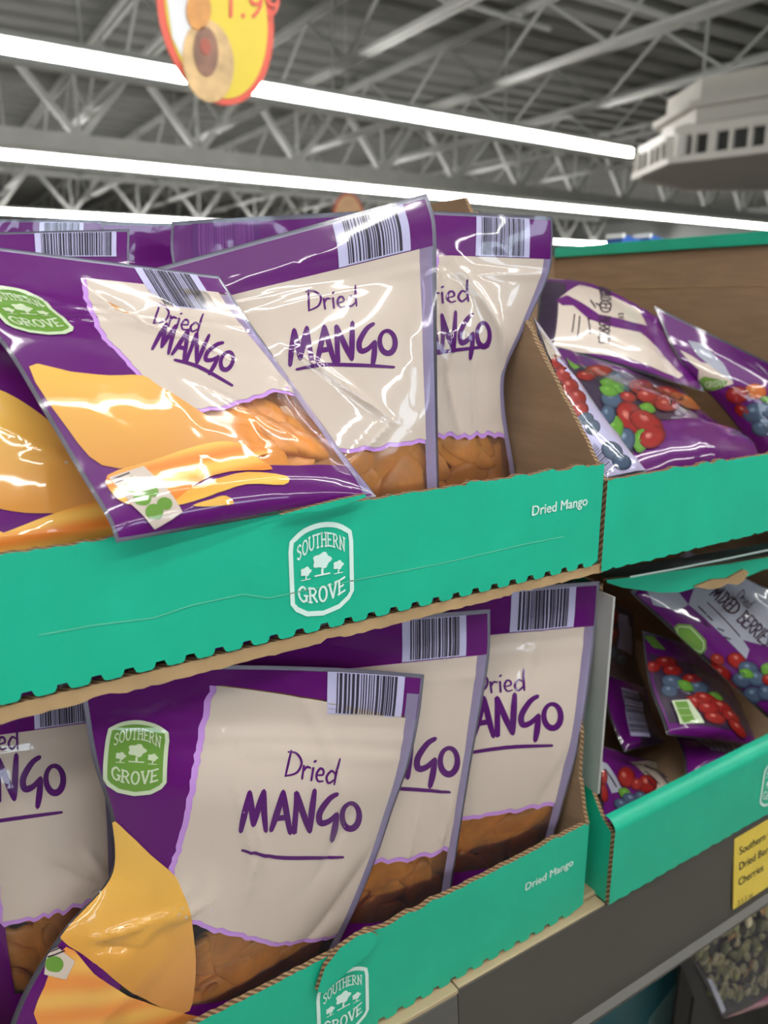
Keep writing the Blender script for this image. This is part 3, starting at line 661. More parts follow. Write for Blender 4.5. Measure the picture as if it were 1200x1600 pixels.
for i in range(8):
    a, b = np.array(octo[i]), np.array(octo[(i + 1) % 8]); L = np.linalg.norm(b - a); n = max(4, int(L / .22))
    for k in range(n + 1):
        t = k / n; p = a + (b - a) * t; p = (p[0] * .975 + cx * .025, p[1] * .975 + cy * .025)
        wdt = .26 if k in (0, n) else (.10 if k % 3 == 2 else .045)
        d = (b - a) / L; s0 = np.array(p) - d * wdt / 2; s1 = np.array(p) + d * wdt / 2
        vv, ff = bar_data((s0[0], s0[1], Z0 + 1.80), (s1[0], s1[1], Z0 + 1.80), .09, .27); mesh_obj('louver', vv, ff, AIRW, au)
for rx, ry in ((9.3, 7.2), (10.4, 5.6), (12, 7)): bars('hanging_rod', [((rx, ry, Z0 + 2.6), (rx, ry, Z0 + 3.7), .025)], STEEL, au)
for z0, z1, k in ((2.07, 2.26, .86), (2.26, 2.34, .92), (2.34, 2.62, .84)):
    ringmesh([(k, z0), (k, z1)], AIRW, 'duct_casing', au, capb=True, capt=True)

# hanging oval price signs
SIGN_Y = mat('sign_yellow', (0.62, 0.47, 0.025), 0.5, var=0.03); SIGN_R = mat('sign_red', (0.62, 0.075, 0.04), 0.5, var=0.03); SIGN_W = mat('sign_white', (0.62, 0.62, 0.64), 0.5, var=.02)
SIGN_O = mat('sign_orange_fruit', (0.55, 0.24, 0.05), .5, var=.2, vscale=30); SIGN_T = mat('sign_tan_shell', (.55, .36, .16), .5, var=.25, vscale=20); SIGN_B = mat('sign_brown_flesh', (.22, .10, .06), .5, var=.3, vscale=20); SIGN_P = mat('sign_pale_peach', (.72, .42, .22), .5, var=.1)
def oval_sign(c, rx, rz, lab, pale=False):
    s = thing('price_sign', lab, 'sign', c); th = .006
    def el(name, ex, ez, ax, az, y, m, n=40, rot=0, pw=1):
        pts = []
        for k in range(n):
            a = 6.2832 * k / n; x, z = ax * math.cos(a), az * math.sin(a); pts.append((ex + x * math.cos(rot) - z * math.sin(rot), ez + x * math.sin(rot) + z * math.cos(rot)))
        return prism(name, pts, lambda p, q, d: (c[0] + p, c[1] + d, c[2] + q), y, y + .002, (m, m, m), s)
    prism('red_border', [(rx * math.cos(6.2832 * k / 60), rz * math.sin(6.2832 * k / 60)) for k in range(60)], lambda p, q, d: (c[0] + p, c[1] + d, c[2] + q), 0, th, (SIGN_R,) * 3, s)
    el('yellow_face', 0.0, .0, rx * .88, rz * .93, -.0021, SIGN_P if pale else SIGN_Y, 60)
    if not pale:
        prism('white_panel', [(-.85 * rx, .1 * rz), (-.80 * rx, -.35 * rz), (-.62 * rx, -.60 * rz), (-.3 * rx, -.45 * rz), (-.22 * rx, .3 * rz), (-.5 * rx, .7 * rz)], lambda p, q, d: (c[0] + p, c[1] + d, c[2] + q), -.0043, -.0022, (SIGN_W,) * 3, s)
        el('shell_picture', -.22 * rx, -.55 * rz, rx * .44, rz * .45, -.0066, SIGN_T, 30, -.12)
        el('flesh_picture', -.26 * rx, -.45 * rz, rx * .21, rz * .27, -.0089, SIGN_B, 24, -.1)
        el('flesh_heart', -.27 * rx, -.40 * rz, rx * .09, rz * .09, -.0112, mat('sign_red_brown', (.34, .07, .04), .5), 18)
        el('fruit_picture', -.34 * rx, -.02 * rz, rx * .20, rz * .22, -.0089, SIGN_O, 24, -.3)
        V, F = xform(fontmesh('1.99', .0, .2), .06 * rx, -.04 * rz, rx * .62, .12)
        o = mesh_obj('price_lettering', [(c[0] + x, c[1] - .0045, c[2] + z) for x, z, _ in V], F, SIGN_R, s)
    bars('hanging_wire', [((c[0], c[1] + .003, c[2] + rz * .98), (c[0], c[1] + .003, Z0 + 2.8), .004)], STEEL, s)
pc = P(342, -60, 2.05); bb = P(342, 163, 2.05)
oval_sign(Vector((P(340, 20, 2.05).x, 2.05, bb.z + .205)), .150, .205, 'yellow oval price sign with red rim and fruit picture, hanging at top')
p2 = P(545, 330, 7.6); oval_sign(Vector((p2.x, 7.6, p2.z - .10)), .20, .28, 'small blurred orange sign far off above the bag tops', True)

# ================================================================== SHELF
D0 = .36                                   # depth of the tray fronts
TB = Z0 - .4855                            # top of the shelf deck
sf = thing('shelf', 'grey metal supermarket shelf with price rail under the lower trays', 'shelf', (.5, .6, TB - .03))
box('deck', (-.8, .366, TB - .028), (2.2, .90, TB - .001), BEIGE, sf, .002)
# ledge lip and rails
def rail(x0, x1, ztop, zbot, y1, m, name='price_rail'):
    pts = [(y1, ztop), (y1 - .0015, ztop - .0015), (y1 - .010, zbot + .006), (y1 - .016, zbot + .003), (y1 - .016, zbot), (y1 + .004, zbot), (y1 + .004, ztop)]
    return prism(name, pts, lambda a, b, d: (d, a, b), x0, x1, (m, m, m), sf)
xs = P(722, 1545, .350).x
rail(xs, 2.2, Z0 - .4915, Z0 - .592, .3565, METAL_GREY)
rail(-.8, xs - .0015, Z0 - .4935, Z0 - .598, .3550, METAL_GREY2)
box('ledge_strip', (-.8, .3530, Z0 - .4933), (xs - .001, .3655, Z0 - .4892), BEIGE, sf, .0008)
box('ledge_strip', (xs, .3545, Z0 - .4913), (.4330, .3655, Z0 - .4892), BEIGE, sf, .0008)
gf = thing('gondola', 'grey steel back frame behind the shelves', 'shelf', (.7, .925, .2))
box('back_panel', (-.8, .905, .2), (2.2, .915, Z0 - .19), METAL_GREY, gf)
for x in (-.79, 2.17): box('upright', (x, .916, 0), (x + .03, .95, Z0 - .1), METAL_GREY, gf)
ls = thing('lower_shelf', 'dim lower shelf carrying the teal carton and trail mix', 'shelf', (.7, .6, Z0 - 1.18))
box('deck', (-.8, .345, Z0 - 1.18), (2.2, .90, Z0 - 1.15), BEIGE, ls, .002)
os_ = thing('opposite_shelf', 'tall shelf across the aisle behind the viewer', 'shelf', (.5, -2.6, 0))  # unseen, added to block low light from behind the viewer
box('back_panel', (-5, -2.9, 0), (7, -2.85, 1.70), METAL_GREY, os_)
for z in (.15, .6, 1.05, 1.5): box('deck', (-5, -2.85, z), (7, -2.4, z + .03), BEIGE, os_)
# yellow price tag
TAGM = mat('tag_yellow', (0.66, 0.50, 0.07), .4, var=.04, vscale=40); TAGI = mat('tag_ink', (.03, .03, .03), .5)
a = P(1155, 1312, .352); b = P(1144, 1420, .346); pt = thing('price_tag', 'yellow shelf price tag with black print on the grey rail', 'price tag', b)
tx0, tx1, tz0, tz1 = b.x, b.x + .075, b.z, a.z + .001
tilt = lambda x, z, o: (x, .3545 - .0092 * (tz1 - z) / (tz1 - tz0) - o, z)
prism('tag_card', [(tx0, tz0), (tx1, tz0), (tx1, tz1), (tx0 + .0015, tz1)], tilt, .0006, -.0004, (TAGM,) * 3, pt)
T = []
for s, fx, fz, sz, bo in (('Southern Grove', .010, .80, .0115, .02), ('Dried Berries or', .0095, .58, .0115, .02), ('Cherries', .0085, .36, .0115, .02), ('3.5-5 oz', .0075, .08, .0075, .0)):
    m = fontmesh(s); m = xform(merge([([np.array([p[0] + bo * 1.2 * q, p[1], q]) for p in m[0]], m[1]) for q in (0, 1)]), tx0 + fx * .8, tz0 + (tz1 - tz0) * (fz - .06), sz); T.append(m)
m = merge(T); keep = m
mesh_obj('tag_lettering', [tilt(x, z, .0010 + q * 2e-5) for x, z, q in m[0]], m[1], TAGI, pt)

# ================================================================== TRAYS
def torn_top(x0, x1, z0, z1, seed, amp=.0009, nicks=6):
    rng = random.Random(seed); n = int((x1 - x0) / .004); nk = [rng.randint(2, n - 2) for _ in range(nicks)]; out = []
    for k in range(n + 1):
        t = k / n; z = z0 + (z1 - z0) * t + rng.uniform(-amp, amp) * .6
        for q in nk:
            if abs(k - q) <= 1: z += .0016
        out.append((x0 + (x1 - x0) * t, z))
    return out
def scallop(x0, x1, z0, z1, per=.0155, h=.0038, jag=False, seed=1):
    rng = random.Random(seed); out = []; x = x0
    while x < x1 - per:
        t = lambda q: z0 + (z1 - z0) * (q - x0) / (x1 - x0)
        if jag: out += [(x, t(x)), (x + per * .4, t(x) - rng.uniform(0, .0012)), (x + per * .8, t(x) + rng.uniform(0, .0012))]
        else: out += [(x, t(x)), (x + per * .28, t(x)), (x + per * .36, t(x) - h * .8), (x + per * .46, t(x) - h), (x + per * .86, t(x) - h), (x + per * .95, t(x) - h * .7)]
        x += per
    out.append((x1, z1)); return out
def on_front(y): return lambda a, b, d: (a, y + d, Z0 + b)
def print_on(parent, name, m2, y, lab=None):
    o = mesh_obj(name, [(p[0], y - lay(p) * 6e-5, Z0 + p[1]) for p in m2[0]], m2[1], WHITE_INK, parent); return o
def tray(name, label, x0, x1, ztl, ztr, zbl, zbr, zside, ydiag, depth, seed, jag=False, roll=False, side_pts=None, D0=D0):
    t = thing(name, label, 'display tray', ((x0 + x1) / 2, D0, Z0 + zbl), 'green cardboard display trays')
    fr = torn_top(x0, x1, ztl, ztr, seed)[::-1] + scallop(x0, x1, zbl, zbr, jag=jag, seed=seed, h=.0038 if not jag else .001)
    prism('front_panel', fr, on_front(D0), 0, .004, (GREEN, KRAFT, KEDGE), t)
    yb = D0 + depth
    for side, x in (('l', x0), ('r', x1)):
        zt = ztl if side == 'l' else ztr; zb = zbl if side == 'l' else zbr
        pts = [(D0 + .004, zb), (D0 + .004, zt - .001)]
        rng = random.Random(seed + (side == 'r')); n = 26
        for k in range(n + 1):
            f = k / n; pts.append((D0 + .004 + (ydiag - D0) * f + rng.uniform(-.0008, .0008), zt + (zside - zt) * f + rng.uniform(-.0008, .0008)))
        pts += [(yb, zside), (yb, zb)]
        if side_pts: pts = side_pts(side, zt, zb, yb)
        xa, xb = (x, x + .0035) if side == 'l' else (x - .0035, x)
        prism('side_panel', pts, lambda a, b, d: (d, a, Z0 + b), xa, xb, (GREEN, KRAFT, KEDGE) if side == 'l' else (KRAFT, GREEN, KEDGE), t)
    box('back_panel', (x0, yb, Z0 + zbl), (x1, yb + .004, Z0 + zside - .004), KRAFT, t)
    zz = max(zbl, zbr)
    box('base_panel', (x0 + .004, D0 + .005, Z0 + zz), (x1 - .004, yb, Z0 + zz + .003), KRAFT, t)
    return t
def tray_logo(t, cx, cz, s, y):
    o, tx, tr = LOGO; k = 1.12
    print_on(t, 'shield_outline_print', xform(o, cx, cz, s, 0, s * k), y); print_on(t, 'shield_lettering', xform(tx, cx, cz, s, 0, s * k), y); print_on(t, 'tree_print', xform(tr, cx, cz, s, 0, s * k), y)
WORDS = fontmesh('Dried Mango'); WORDS = merge([([np.array([p[0] + dx, p[1] + dy, z]) for p in WORDS[0]], WORDS[1]) for z, (dx, dy) in enumerate(((0, 0), (.018, .008), (.034, 0), (.016, -.008)))])
wmax = max(p[0] for p in WORDS[0])

# upper mango tray
UM = tray('display_tray', 'upper left green cardboard tray of dried mango bags', -.0375, .400, -.1075, -.1118, -.1745, -.1815, .0745, .516, .50, 5)
tray_logo(UM, P(503, 890, D0).x, P(503, 890, D0).z - Z0, .0405, D0 - .0004)
a = P(829, 806, D0); b = P(917, 788, D0); print_on(UM, 'tray_lettering', xform(WORDS, a.x, a.z - Z0, (b.x - a.x) / wmax, -.004), D0 - .0004)
tabp = [P(*q, D0 - .004) for q in ((437, 803), (485, 790), (530, 779), (568, 771), (569, 776), (540, 786), (500, 797))]
prism('finger_tab', [(q.x, q.z - Z0) for q in tabp], on_front(D0 - .006), 0, .003, (GREEN, KRAFT, KEDGE), UM)
# crease line across the front card
cr = [P(*q, D0) for q in ((60, 992), (150, 976), (240, 965), (300, 945), (380, 928), (420, 934), (560, 905), (690, 880), (820, 850), (880, 838))]
V, F = ribbon([np.array([q.x, q.z - Z0]) for q in cr], .0006); CREASE = mat('card_crease', (0.10, 0.50, 0.32), .6, var=.1)
mesh_obj('card_crease', [(p[0], D0 - .0004, Z0 + p[1]) for p in V], F, CREASE, UM)

# upper berry tray
def ub_side(side, zt, zb, yb):
    return [(D0 + .004, zb), (D0 + .004, zt - .001), (.516, .064), (yb, .066), (yb, zb)]
UB = tray('display_tray', 'upper right green cardboard tray of dried berry bags, logo at right', .4045, .838, -.1237, -.1290, -.1912, -.1985, .060, .516, .512, 8, jag=True, side_pts=ub_side)
tray_logo(UB, .6245, -.1575, .0405, D0 - .0004)
box('green_rim', (.8280, .52, Z0 + .0525), (.8345, .868, Z0 + .0665), GREEN, UB, .001)
box('card_crease', (.8338, .52, Z0 + .0085), (.8347, .868, Z0 + .0095), KRAFT_TAN, UB)
fl = [(.4055, -.1245), (.835, -.130), (.835, -.1262), (.4055, -.1207)]

# lower mango tray (stands on the shelf; carries the upper one on its header and posts)
LZ = -.4845
def lm_side(side, zt, zb, yb):
    return [(D0 + .004, zb), (D0 + .0005, zt - .004), (D0 - .0003, zt - .001), (D0 + .004, zt + .010), (.3695, zt + .034), (.371, -.37), (.372, -.33), (.412, -.186), (yb, -.186), (yb, zb)]
LM = tray('display_tray', 'lower left green cardboard tray of dried mango bags with torn finger tab', -.0330, .4125, -.4135, -.4050, LZ, LZ, -.186, .40, .50, 11, side_pts=lm_side)
a = P(536, 1565, D0); tray_logo(LM, a.x, a.z - Z0 - .0015, .040, D0 - .0004)
a = P(819, 1392, D0); b = P(895, 1350, D0); print_on(LM, 'tray_lettering', xform(WORDS, a.x, a.z - Z0, (b.x - a.x) / wmax, (b.z - a.z) / (b.x - a.x) * .6), D0 - .0004)
tabp = [P(*q, D0 - .003) for q in ((493, 1545), (505, 1508), (528, 1478), (556, 1458), (578, 1452), (588, 1458), (586, 1472), (572, 1488), (545, 1510), (520, 1532), (505, 1548))]
prism('finger_tab', [(q.x, q.z - Z0) for q in tabp], on_front(D0 - .0055), 0, .0035, (GREEN, KRAFT, KEDGE), LM)
hd = torn_top(-.0330, .4085, -.1885, -.1925, 21, .0008, 3); hd = hd + [(.4085, -.1858), (-.0330, -.1800)]
prism('header_strip', hd, on_front(D0 + .0015), 0, .006, (KRAFT_TAN, KRAFT, KEDGE), LM)

# lower berry tray (pushed a little further forward on the shelf)
DL = .351
def lb_side(side, zt, zb, yb):
    return [(DL + .004, zb), (DL + .004, zt - .002), (.366, zt + .006), (.376, zt + .020), (.382, -.39), (.386, -.2155), (yb, -.206), (yb, zb)]
LB = tray('display_tray', 'lower right green cardboard tray of dried berry bags with rolled front edge', .4335, .858, -.4183, -.4144, -.4885, -.4900, -.206, .40, .50, 14, jag=True, side_pts=lb_side, D0=DL)
tray_logo(LB, .6562, -.4524, .040, DL - .0004)
# rolled top edge of the front
V, F = [], []; nx = 60
for i in range(nx + 1):
    x = .4335 + (.4245) * i / nx; z = -.4183 + .0039 * i / nx
    for k in range(9):
        a_ = math.pi * .5 * k / 8; V.append((x, DL - .0003 + .0117 * (1 - math.cos(a_)), Z0 + z + .0098 * math.sin(a_)))
for i in range(nx):
    for k in range(8): q = i * 9 + k; F.append((q, q + 9, q + 10, q + 1))
mesh_obj('rolled_edge', V, F, GREEN, LB, True)
gl = [P(942, 915, .372), P(936, 1200, .372), P(918, 1210, .372)]
box('side_face', (.4305, .3695, Z0 - .392), (.4330, .80, Z0 - .22), GREYCARD, LB)
# header with torn lower edge, and the green lid behind it, its shade painted as dark teal
hx = [(945, 905), (1000, 899), (1070, 888), (1140, 879), (1200, 869), (1300, 855)]
hb = [(1300, 872), (1215, 884), (1190, 889), (1165, 900), (1150, 905), (1130, 907), (1108, 911), (1085, 917), (1060, 924), (1030, 925), (1000, 921), (970, 917), (945, 909)]
hp = [P(*q, .392) for q in hx + hb]
prism('header_strip', [(q.x, q.z - Z0) for q in hp], on_front(.390), 0, .004, (GREEN, KRAFT, KEDGE), LB)
tp = [P(*q, .389) for q in ((1083, 916), (1110, 905), (1135, 903), (1160, 889), (1168, 893), (1160, 907), (1150, 913), (1135, 911), (1122, 918), (1105, 920))]
prism('torn_patch', [(q.x, q.z - Z0) for q in tp], on_front(.3875), 0, .002, (KRAFT_TAN, KRAFT, KEDGE), LB)
LID_SHADE = mat('dark_teal_card', (.035, .16, .15), .5, var=.08); 
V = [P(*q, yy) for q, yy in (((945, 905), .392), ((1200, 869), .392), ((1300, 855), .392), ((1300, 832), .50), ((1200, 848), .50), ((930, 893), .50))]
mesh_obj('lid_panel', V, [(0, 1, 4, 5), (1, 2, 3, 4)], LID_SHADE, LB)
V, F = ribbon([np.array(q) for q in ((985, 901.5), (1060, 888), (1130, 874), (1200, 859.5), (1290, 843))], 3.0)
mesh_obj('white_line_print', [P(q[0], q[1], .3885) for q in V], F, WHITE_INK, LB)

# ================================================================== DRIED MANGO BAGS, upper tray
fl_u = -.166  # inside floor
def FW(x, y, z): return Vector((x, y, Z0 + z))
G_U = 'dried mango bags in the upper tray'; G_L = 'dried mango bags in the lower tray'
# back row
mango_bag([(1, P(-120, 341, .60), P(161, 344, .60)), (.8, P(-120, 420, .60), P(163, 425, .60)), (0, FW(.0, .60, fl_u), FW(.165, .60, fl_u))], 'mango bag at the back of the upper tray, leftmost barcode peeking above', 31, 'PB', .004, barcode=(.62, .88), group=G_U, lav=False)
mango_bag([(1, P(90, 346, .625), P(330, 350, .625)), (.8, P(90, 425, .625), P(330, 425, .625)), (0, FW(.14, .625, fl_u), FW(.30, .625, fl_u))], 'plain purple bag strip at the back, between two barcoded bag tops', 32, 'P', .004, group=G_U, lav=False)
mango_bag([(1, P(-130, 366, .555), P(202, 358, .555)), (.8, P(-120, 430, .55), P(206, 430, .55)), (0, FW(.0, .55, fl_u), FW(.17, .55, fl_u))], 'mango bag with bright barcode standing behind the leaning front bag', 33, 'PB', .006, barcode=(.52, .93), group=G_U, lav=False)
mango_bag([(1, P(268, 346, .575), P(560, 330, .56)), (.9, P(268, 400, .575), P(570, 390, .56)), (0, FW(.20, .56, fl_u), FW(.36, .55, fl_u))], 'purple bag behind the large centre bag with a faint violet barcode', 34, 'PB', .005, barcode=(.10, .44), barmat=BAR_DIM, group=G_U, lav=False)
# right rear
mango_bag([(1, P(590, 326, .475), P(863, 338, .436)), (.93, P(585, 360, .47), P(864, 375, .436)), (.82, P(580, 420, .465), P(859, 425, .438)), (.62, P(565, 520, .455), P(822, 510, .445)), (.48, P(555, 590, .455), P(788, 592, .448)), (.2, P(540, 730, .455), P(806, 745, .444)), (0, P(530, 850, .45), P(815, 815, .443))],
          'mango bag at the right of the upper tray, folded behind the centre bag', 35, 'PCLTBW', .012, creases=((.42, .85, .97, .50, .005, .02), (.38, .8, .62, .3, .003, .02)), barcode=(.55, .86), slices=16, group=G_U, fill=.5,
          dried=(648, 478, 88, 34, -.08), mango=(628, 550, 140, 56, -.02), under=((640, 562), (690, 550), (762, 541)))
# centre
mango_bag([(1, P(165, 440, .50), P(667, 302, .415)), (.93, P(165, 480, .495), P(680, 345, .408)), (.8, P(170, 540, .485), P(682, 420, .404)), (.5, P(190, 680, .455), P(683, 590, .396)), (.2, P(220, 800, .43), P(686, 750, .390)), (0, P(230, 880, .42), P(690, 850, .388))],
          'upright centre mango bag of the upper tray, Dried MANGO fully readable', 36, 'PCLTBW', .016, creases=((.5, .68, .82, .40, .0026, .010), (.82, .40, .66, .28, .0025, .010), (.52, .80, .9, .81, -.0016, .02), (.3, .9, .8, .92, .001, .02), (.95, .8, .88, .45, .002, .012)), barcode=(.70, .92), slices=22, group=G_U,
          dried=(483, 487, 79, 33, -.10), mango=(453, 569, 170, 53, -.07), under=((463, 578), (500, 571), (560, 571), (615, 574)))
# left front pair
mango_bag([(1, P(-140, 470, .46), P(270, 500, .475)), (.8, P(-120, 540, .45), P(300, 560, .465)), (.5, P(-90, 660, .425), P(340, 690, .445)), (.2, P(-70, 800, .40), P(350, 790, .42)), (0, P(-60, 890, .39), P(355, 850, .41))],
          'leftmost mango bag of the upper tray, cut by the photo edge', 37, 'PCA', .013, slices=0, group=G_U, creases=((.1, .5, .4, .3, .002, .03),), lav=False)
mango_bag([(1, P(-115, 372, .452), P(342, 431, .452)), (.87, P(-80, 440, .437), P(382, 492, .438)), (.6, P(8, 545, .415), P(452, 590, .416)), (.4, P(66, 640, .392), P(505, 665, .400)), (.2, P(128, 745, .370), P(546, 722, .385)), (.06, P(170, 815, .354), P(578, 762, .370)), (0, P(182, 848, .351), P(588, 776, .366))],
          'mango bag leaning forward over the upper tray edge at left', 38, 'PCALTBNW', .012, creases=((.05, .88, .5, .80, .002, .012), (.2, .72, .55, .8, .0025, .010), (.45, .9, .75, .62, -.004, .03), (.9, .5, .98, .6, .002, .01), (.5, .5, .8, .3, .002, .03)), barcode=(.66, .90), slices=16, group=G_U, backk=.25, smin=.22, cream_v=.42,
          dried=(240, 506, 74, 32, .24), mango=(238, 545, 128, 44, .34), under=((272, 564), (310, 575), (362, 604)),
          border_px=([(133, 437), (145, 480), (165, 525), (195, 555), (225, 590), (265, 618), (300, 640)], [(300, 640), (345, 635), (390, 622), (425, 608)], (360, 460)),
          art=[([(46, 574), (110, 582), (170, 588), (222, 588), (248, 604), (300, 636), (345, 665), (392, 698), (335, 701), (285, 715), (238, 729), (160, 728), (104, 668)], mango_col, 'mango_print'),
               ([(300, 790), (330, 780), (352, 775), (364, 787), (330, 791)], strip_col((.74, .42, .08), (.70, .30, .05)), 'mango_strip_print'),
               ([(250, 790), (300, 762), (335, 750), (385, 739), (446, 745), (442, 758), (385, 757), (335, 772), (285, 788)], strip_col((.80, .47, .09), (.74, .36, .06)), 'mango_strip_print'),
               ([(168, 744), (235, 722), (300, 700), (345, 691), (375, 695), (426, 706), (400, 716), (425, 735), (360, 738), (310, 755), (260, 790), (205, 790), (178, 775)], strip_col(), 'mango_strip_print')],
          badge=([(170, 748), (224, 730), (284, 800), (240, 826), (205, 790)], [(206, 760, 12, 13), (222, 780, 14, 12), (240, 800, 14, 12), (236, 770, 11, 9), (256, 788, 12, 10)]))

# ------------------------------------------------------------------ lower tray
mango_bag([(1, P(520, 940, .43), P(937, 908, .385)), (.87, P(520, 1010, .43), P(932, 975, .384)), (.55, P(525, 1170, .433), P(910, 1140, .3735)), (.32, P(530, 1290, .432), P(878, 1265, .378)), (.12, P(530, 1390, .430), P(856, 1345, .383)), (0, P(530, 1440, .430), P(850, 1385, .385))],
          'rightmost mango bag of the lower tray beside the tray side', 41, 'PCLTBW', .009, barcode=(.64, .90), slices=20, amp=1.5, group=G_L, cream_v=.345, creases=((.6, .78, .95, .79, .001, .01), (.85, .35, .98, .5, -.002, .03)),
          dried=(741, 1084, 82, 34, -.07), mango=(694, 1150, 187, 57, -.04), under=((716, 1178), (790, 1167), (862, 1164)))
mango_bag([(1, P(330, 985, .41), P(766, 952, .378)), (.85, P(330, 1075, .41), P(764, 1030, .379)), (.55, P(330, 1240, .415), P(735, 1200, .384)), (.3, P(330, 1380, .417), P(712, 1345, .386)), (.1, P(330, 1480, .417), P(698, 1440, .388)), (0, P(330, 1540, .417), P(690, 1490, .389))],
          'mango bag in the middle of the lower tray, half hidden by front bag', 42, 'PCLTBW', .009, barcode=(.65, .90), slices=20, amp=1.5, group=G_L, creases=((.97, .7, .86, .2, .003, .014), (.6, .72, .9, .8, .001, .01), (.78, .5, .70, .12, .003, .014)), cream_v=.34,
          dried=(575, 1130, 80, 34, .06), mango=(528, 1212, 190, 62, .02), under=((560, 1228), (640, 1232), (702, 1237)))
mango_bag([(1, P(-140, 1100, .435), P(168, 1050, .425)), (.8, P(-140, 1200, .43), P(172, 1160, .425)), (.5, P(-110, 1360, .43), P(180, 1320, .425)), (.2, P(-70, 1520, .43), P(178, 1480, .42)), (0, P(-25, 1640, .43), P(170, 1600, .42))],
          'shaded mango bag at the left of the lower tray, cut by the photo edge', 43, 'PCLTBW', .012, slices=20, group=G_L, cream_v=.36, creases=((.8, .52, .97, .40, .003, .012), (.7, .45, .95, .36, .002, .012), (.62, .5, .98, .36, -.003, .02)),
          dried=(-48, 1174, 80, 40, -.05), mango=(-85, 1252, 189, 64, -.04), under=((-60, 1290), (20, 1278), (96, 1268)))
mango_bag([(1, P(122, 1045, .390), P(663, 1054, .374)), (.87, P(132, 1112, .386), P(655, 1122, .374)), (.75, P(146, 1190, .385), P(640, 1190, .376)), (.62, P(174, 1285, .387), P(612, 1270, .380)), (.52, P(173, 1365, .388), P(592, 1330, .382)), (.36, P(94, 1460, .388), P(558, 1415, .385)), (.2, P(30, 1565, .388), P(525, 1485, .388)), (0, P(-10, 1690, .388), P(500, 1560, .390))],
          'front mango bag of the lower tray with green shield and pinched side', 44, 'PCALTBNW', .0165, barcode=(.67, .93), creases=((.12, .50, .34, .30, -.003, .03), (.06, .40, .2, .2, .003, .02), (.4, .78, .98, .76, .0018, .008), (.38, .70, .46, .46, .003, .014), (.04, .86, .33, .83, .0016, .008), (.12, .84, .25, .90, .0016, .006), (.08, .36, .25, .43, .003, .014), (.25, .43, .21, .35, .003, .014), (.08, .35, .20, .34, -.003, .012), (.22, .52, .27, .41, .003, .014), (.27, .41, .33, .47, .0025, .014), (.29, .53, .55, .20, .0035, .018), (.42, .66, .48, .54, .002, .012), (.80, .66, .70, .50, -.0025, .02), (.75, .2, .95, .55, -.0022, .04)), slices=26, amp=1.7, group=G_L, fill=.66, cream_v=.28, bow=.004,
          dried=(445, 1212, 82, 41, .17), mango=(376, 1295, 188, 60, .03), under=((378, 1327), (430, 1338), (490, 1339), (535, 1338)), shield=(213, 1183, 100, 98, .06),
          border_px=([(338, 1072), (322, 1130), (312, 1190), (302, 1250), (288, 1310), (272, 1366), (262, 1420)], [(262, 1430), (310, 1438), (365, 1452), (410, 1466), (455, 1470), (512, 1462)], (640, 1122)),
          art=[([(176, 1284), (200, 1300), (235, 1334), (272, 1366), (286, 1395), (300, 1440), (306, 1500), (302, 1555), (285, 1582), (210, 1552), (150, 1505), (96, 1466), (112, 1440), (172, 1374)], mango_col, 'mango_print'),
               ([(60, 1600), (70, 1540), (104, 1478), (150, 1522), (220, 1562), (340, 1592), (300, 1625), (160, 1650)], strip_col((.76, .42, .10), (.74, .26, .06)), 'mango_strip_print')],
          badge=([(66, 1484), (92, 1478), (118, 1500), (104, 1528), (70, 1520)], [(86, 1504, 14, 13)]))

# ================================================================== DRIED BERRY BAGS, upper right tray
G_BU = 'dried berry bags in the upper tray'; G_BL = 'dried berry bags in the lower tray'
c, b_, l, o_ = 'c', 'b', 'l', 'o'
# cream bag lying on its side
sh, r = berry_bag([(1, P(1085, 520, .60), P(1100, 612, .53)), (.6, P(980, 472, .62), P(995, 580, .54)), (.3, P(905, 440, .64), P(905, 555, .55)), (0, P(842, 436, .65), P(838, 535, .56))],
                  'cream berry bag lying on its side at the back of the right tray', 51, .012, group=G_BU, creases=((0, .3, .3, .95, .006, .03),))
decal(sh, 'dark_window', pxpoly(sh, [(848, 440), (885, 445), (868, 520), (862, 545), (840, 532)]), .0004, BERRYBACK, r)
decal(sh, 'cream_label', pxpoly(sh, [(872, 468), (905, 446), (940, 455), (1000, 485), (1015, 520), (1070, 585), (1060, 592), (980, 560), (910, 552), (862, 545)]), .0006, CREAM, r)
decal(sh, 'purple_stripe', pxpoly(sh, [(868, 470), (885, 462), (905, 472), (935, 492), (990, 505), (1040, 520), (1078, 585), (1068, 588), (1035, 555), (1000, 520), (960, 512), (920, 500), (895, 478), (878, 478)]), .0008, PURPLE, r)
decal(sh, 'lettering', merge([pxmesh(sh, MIXED[0], 938, 455, 12.5, 1.62, 17), pxmesh(sh, write('IDE', HAND, .1)[0], 965, 490, 8, 1.5)]), .0010, DARKINK, r)
fine = [ribbon([np.array([x, y]), np.array([x2, y2])], 2.0) for x, y, x2, y2 in ((922, 470, 930, 482), (918, 497, 921, 522), (935, 452, 940, 464), (897, 492, 893, 520), (905, 495, 901, 530), (930, 475, 936, 478))]
fm = merge(fine); decal(sh, 'fine_print', (sh.inv([p[:2] for p in fm[0]]), fm[1]), .0010, DARKINK, r)
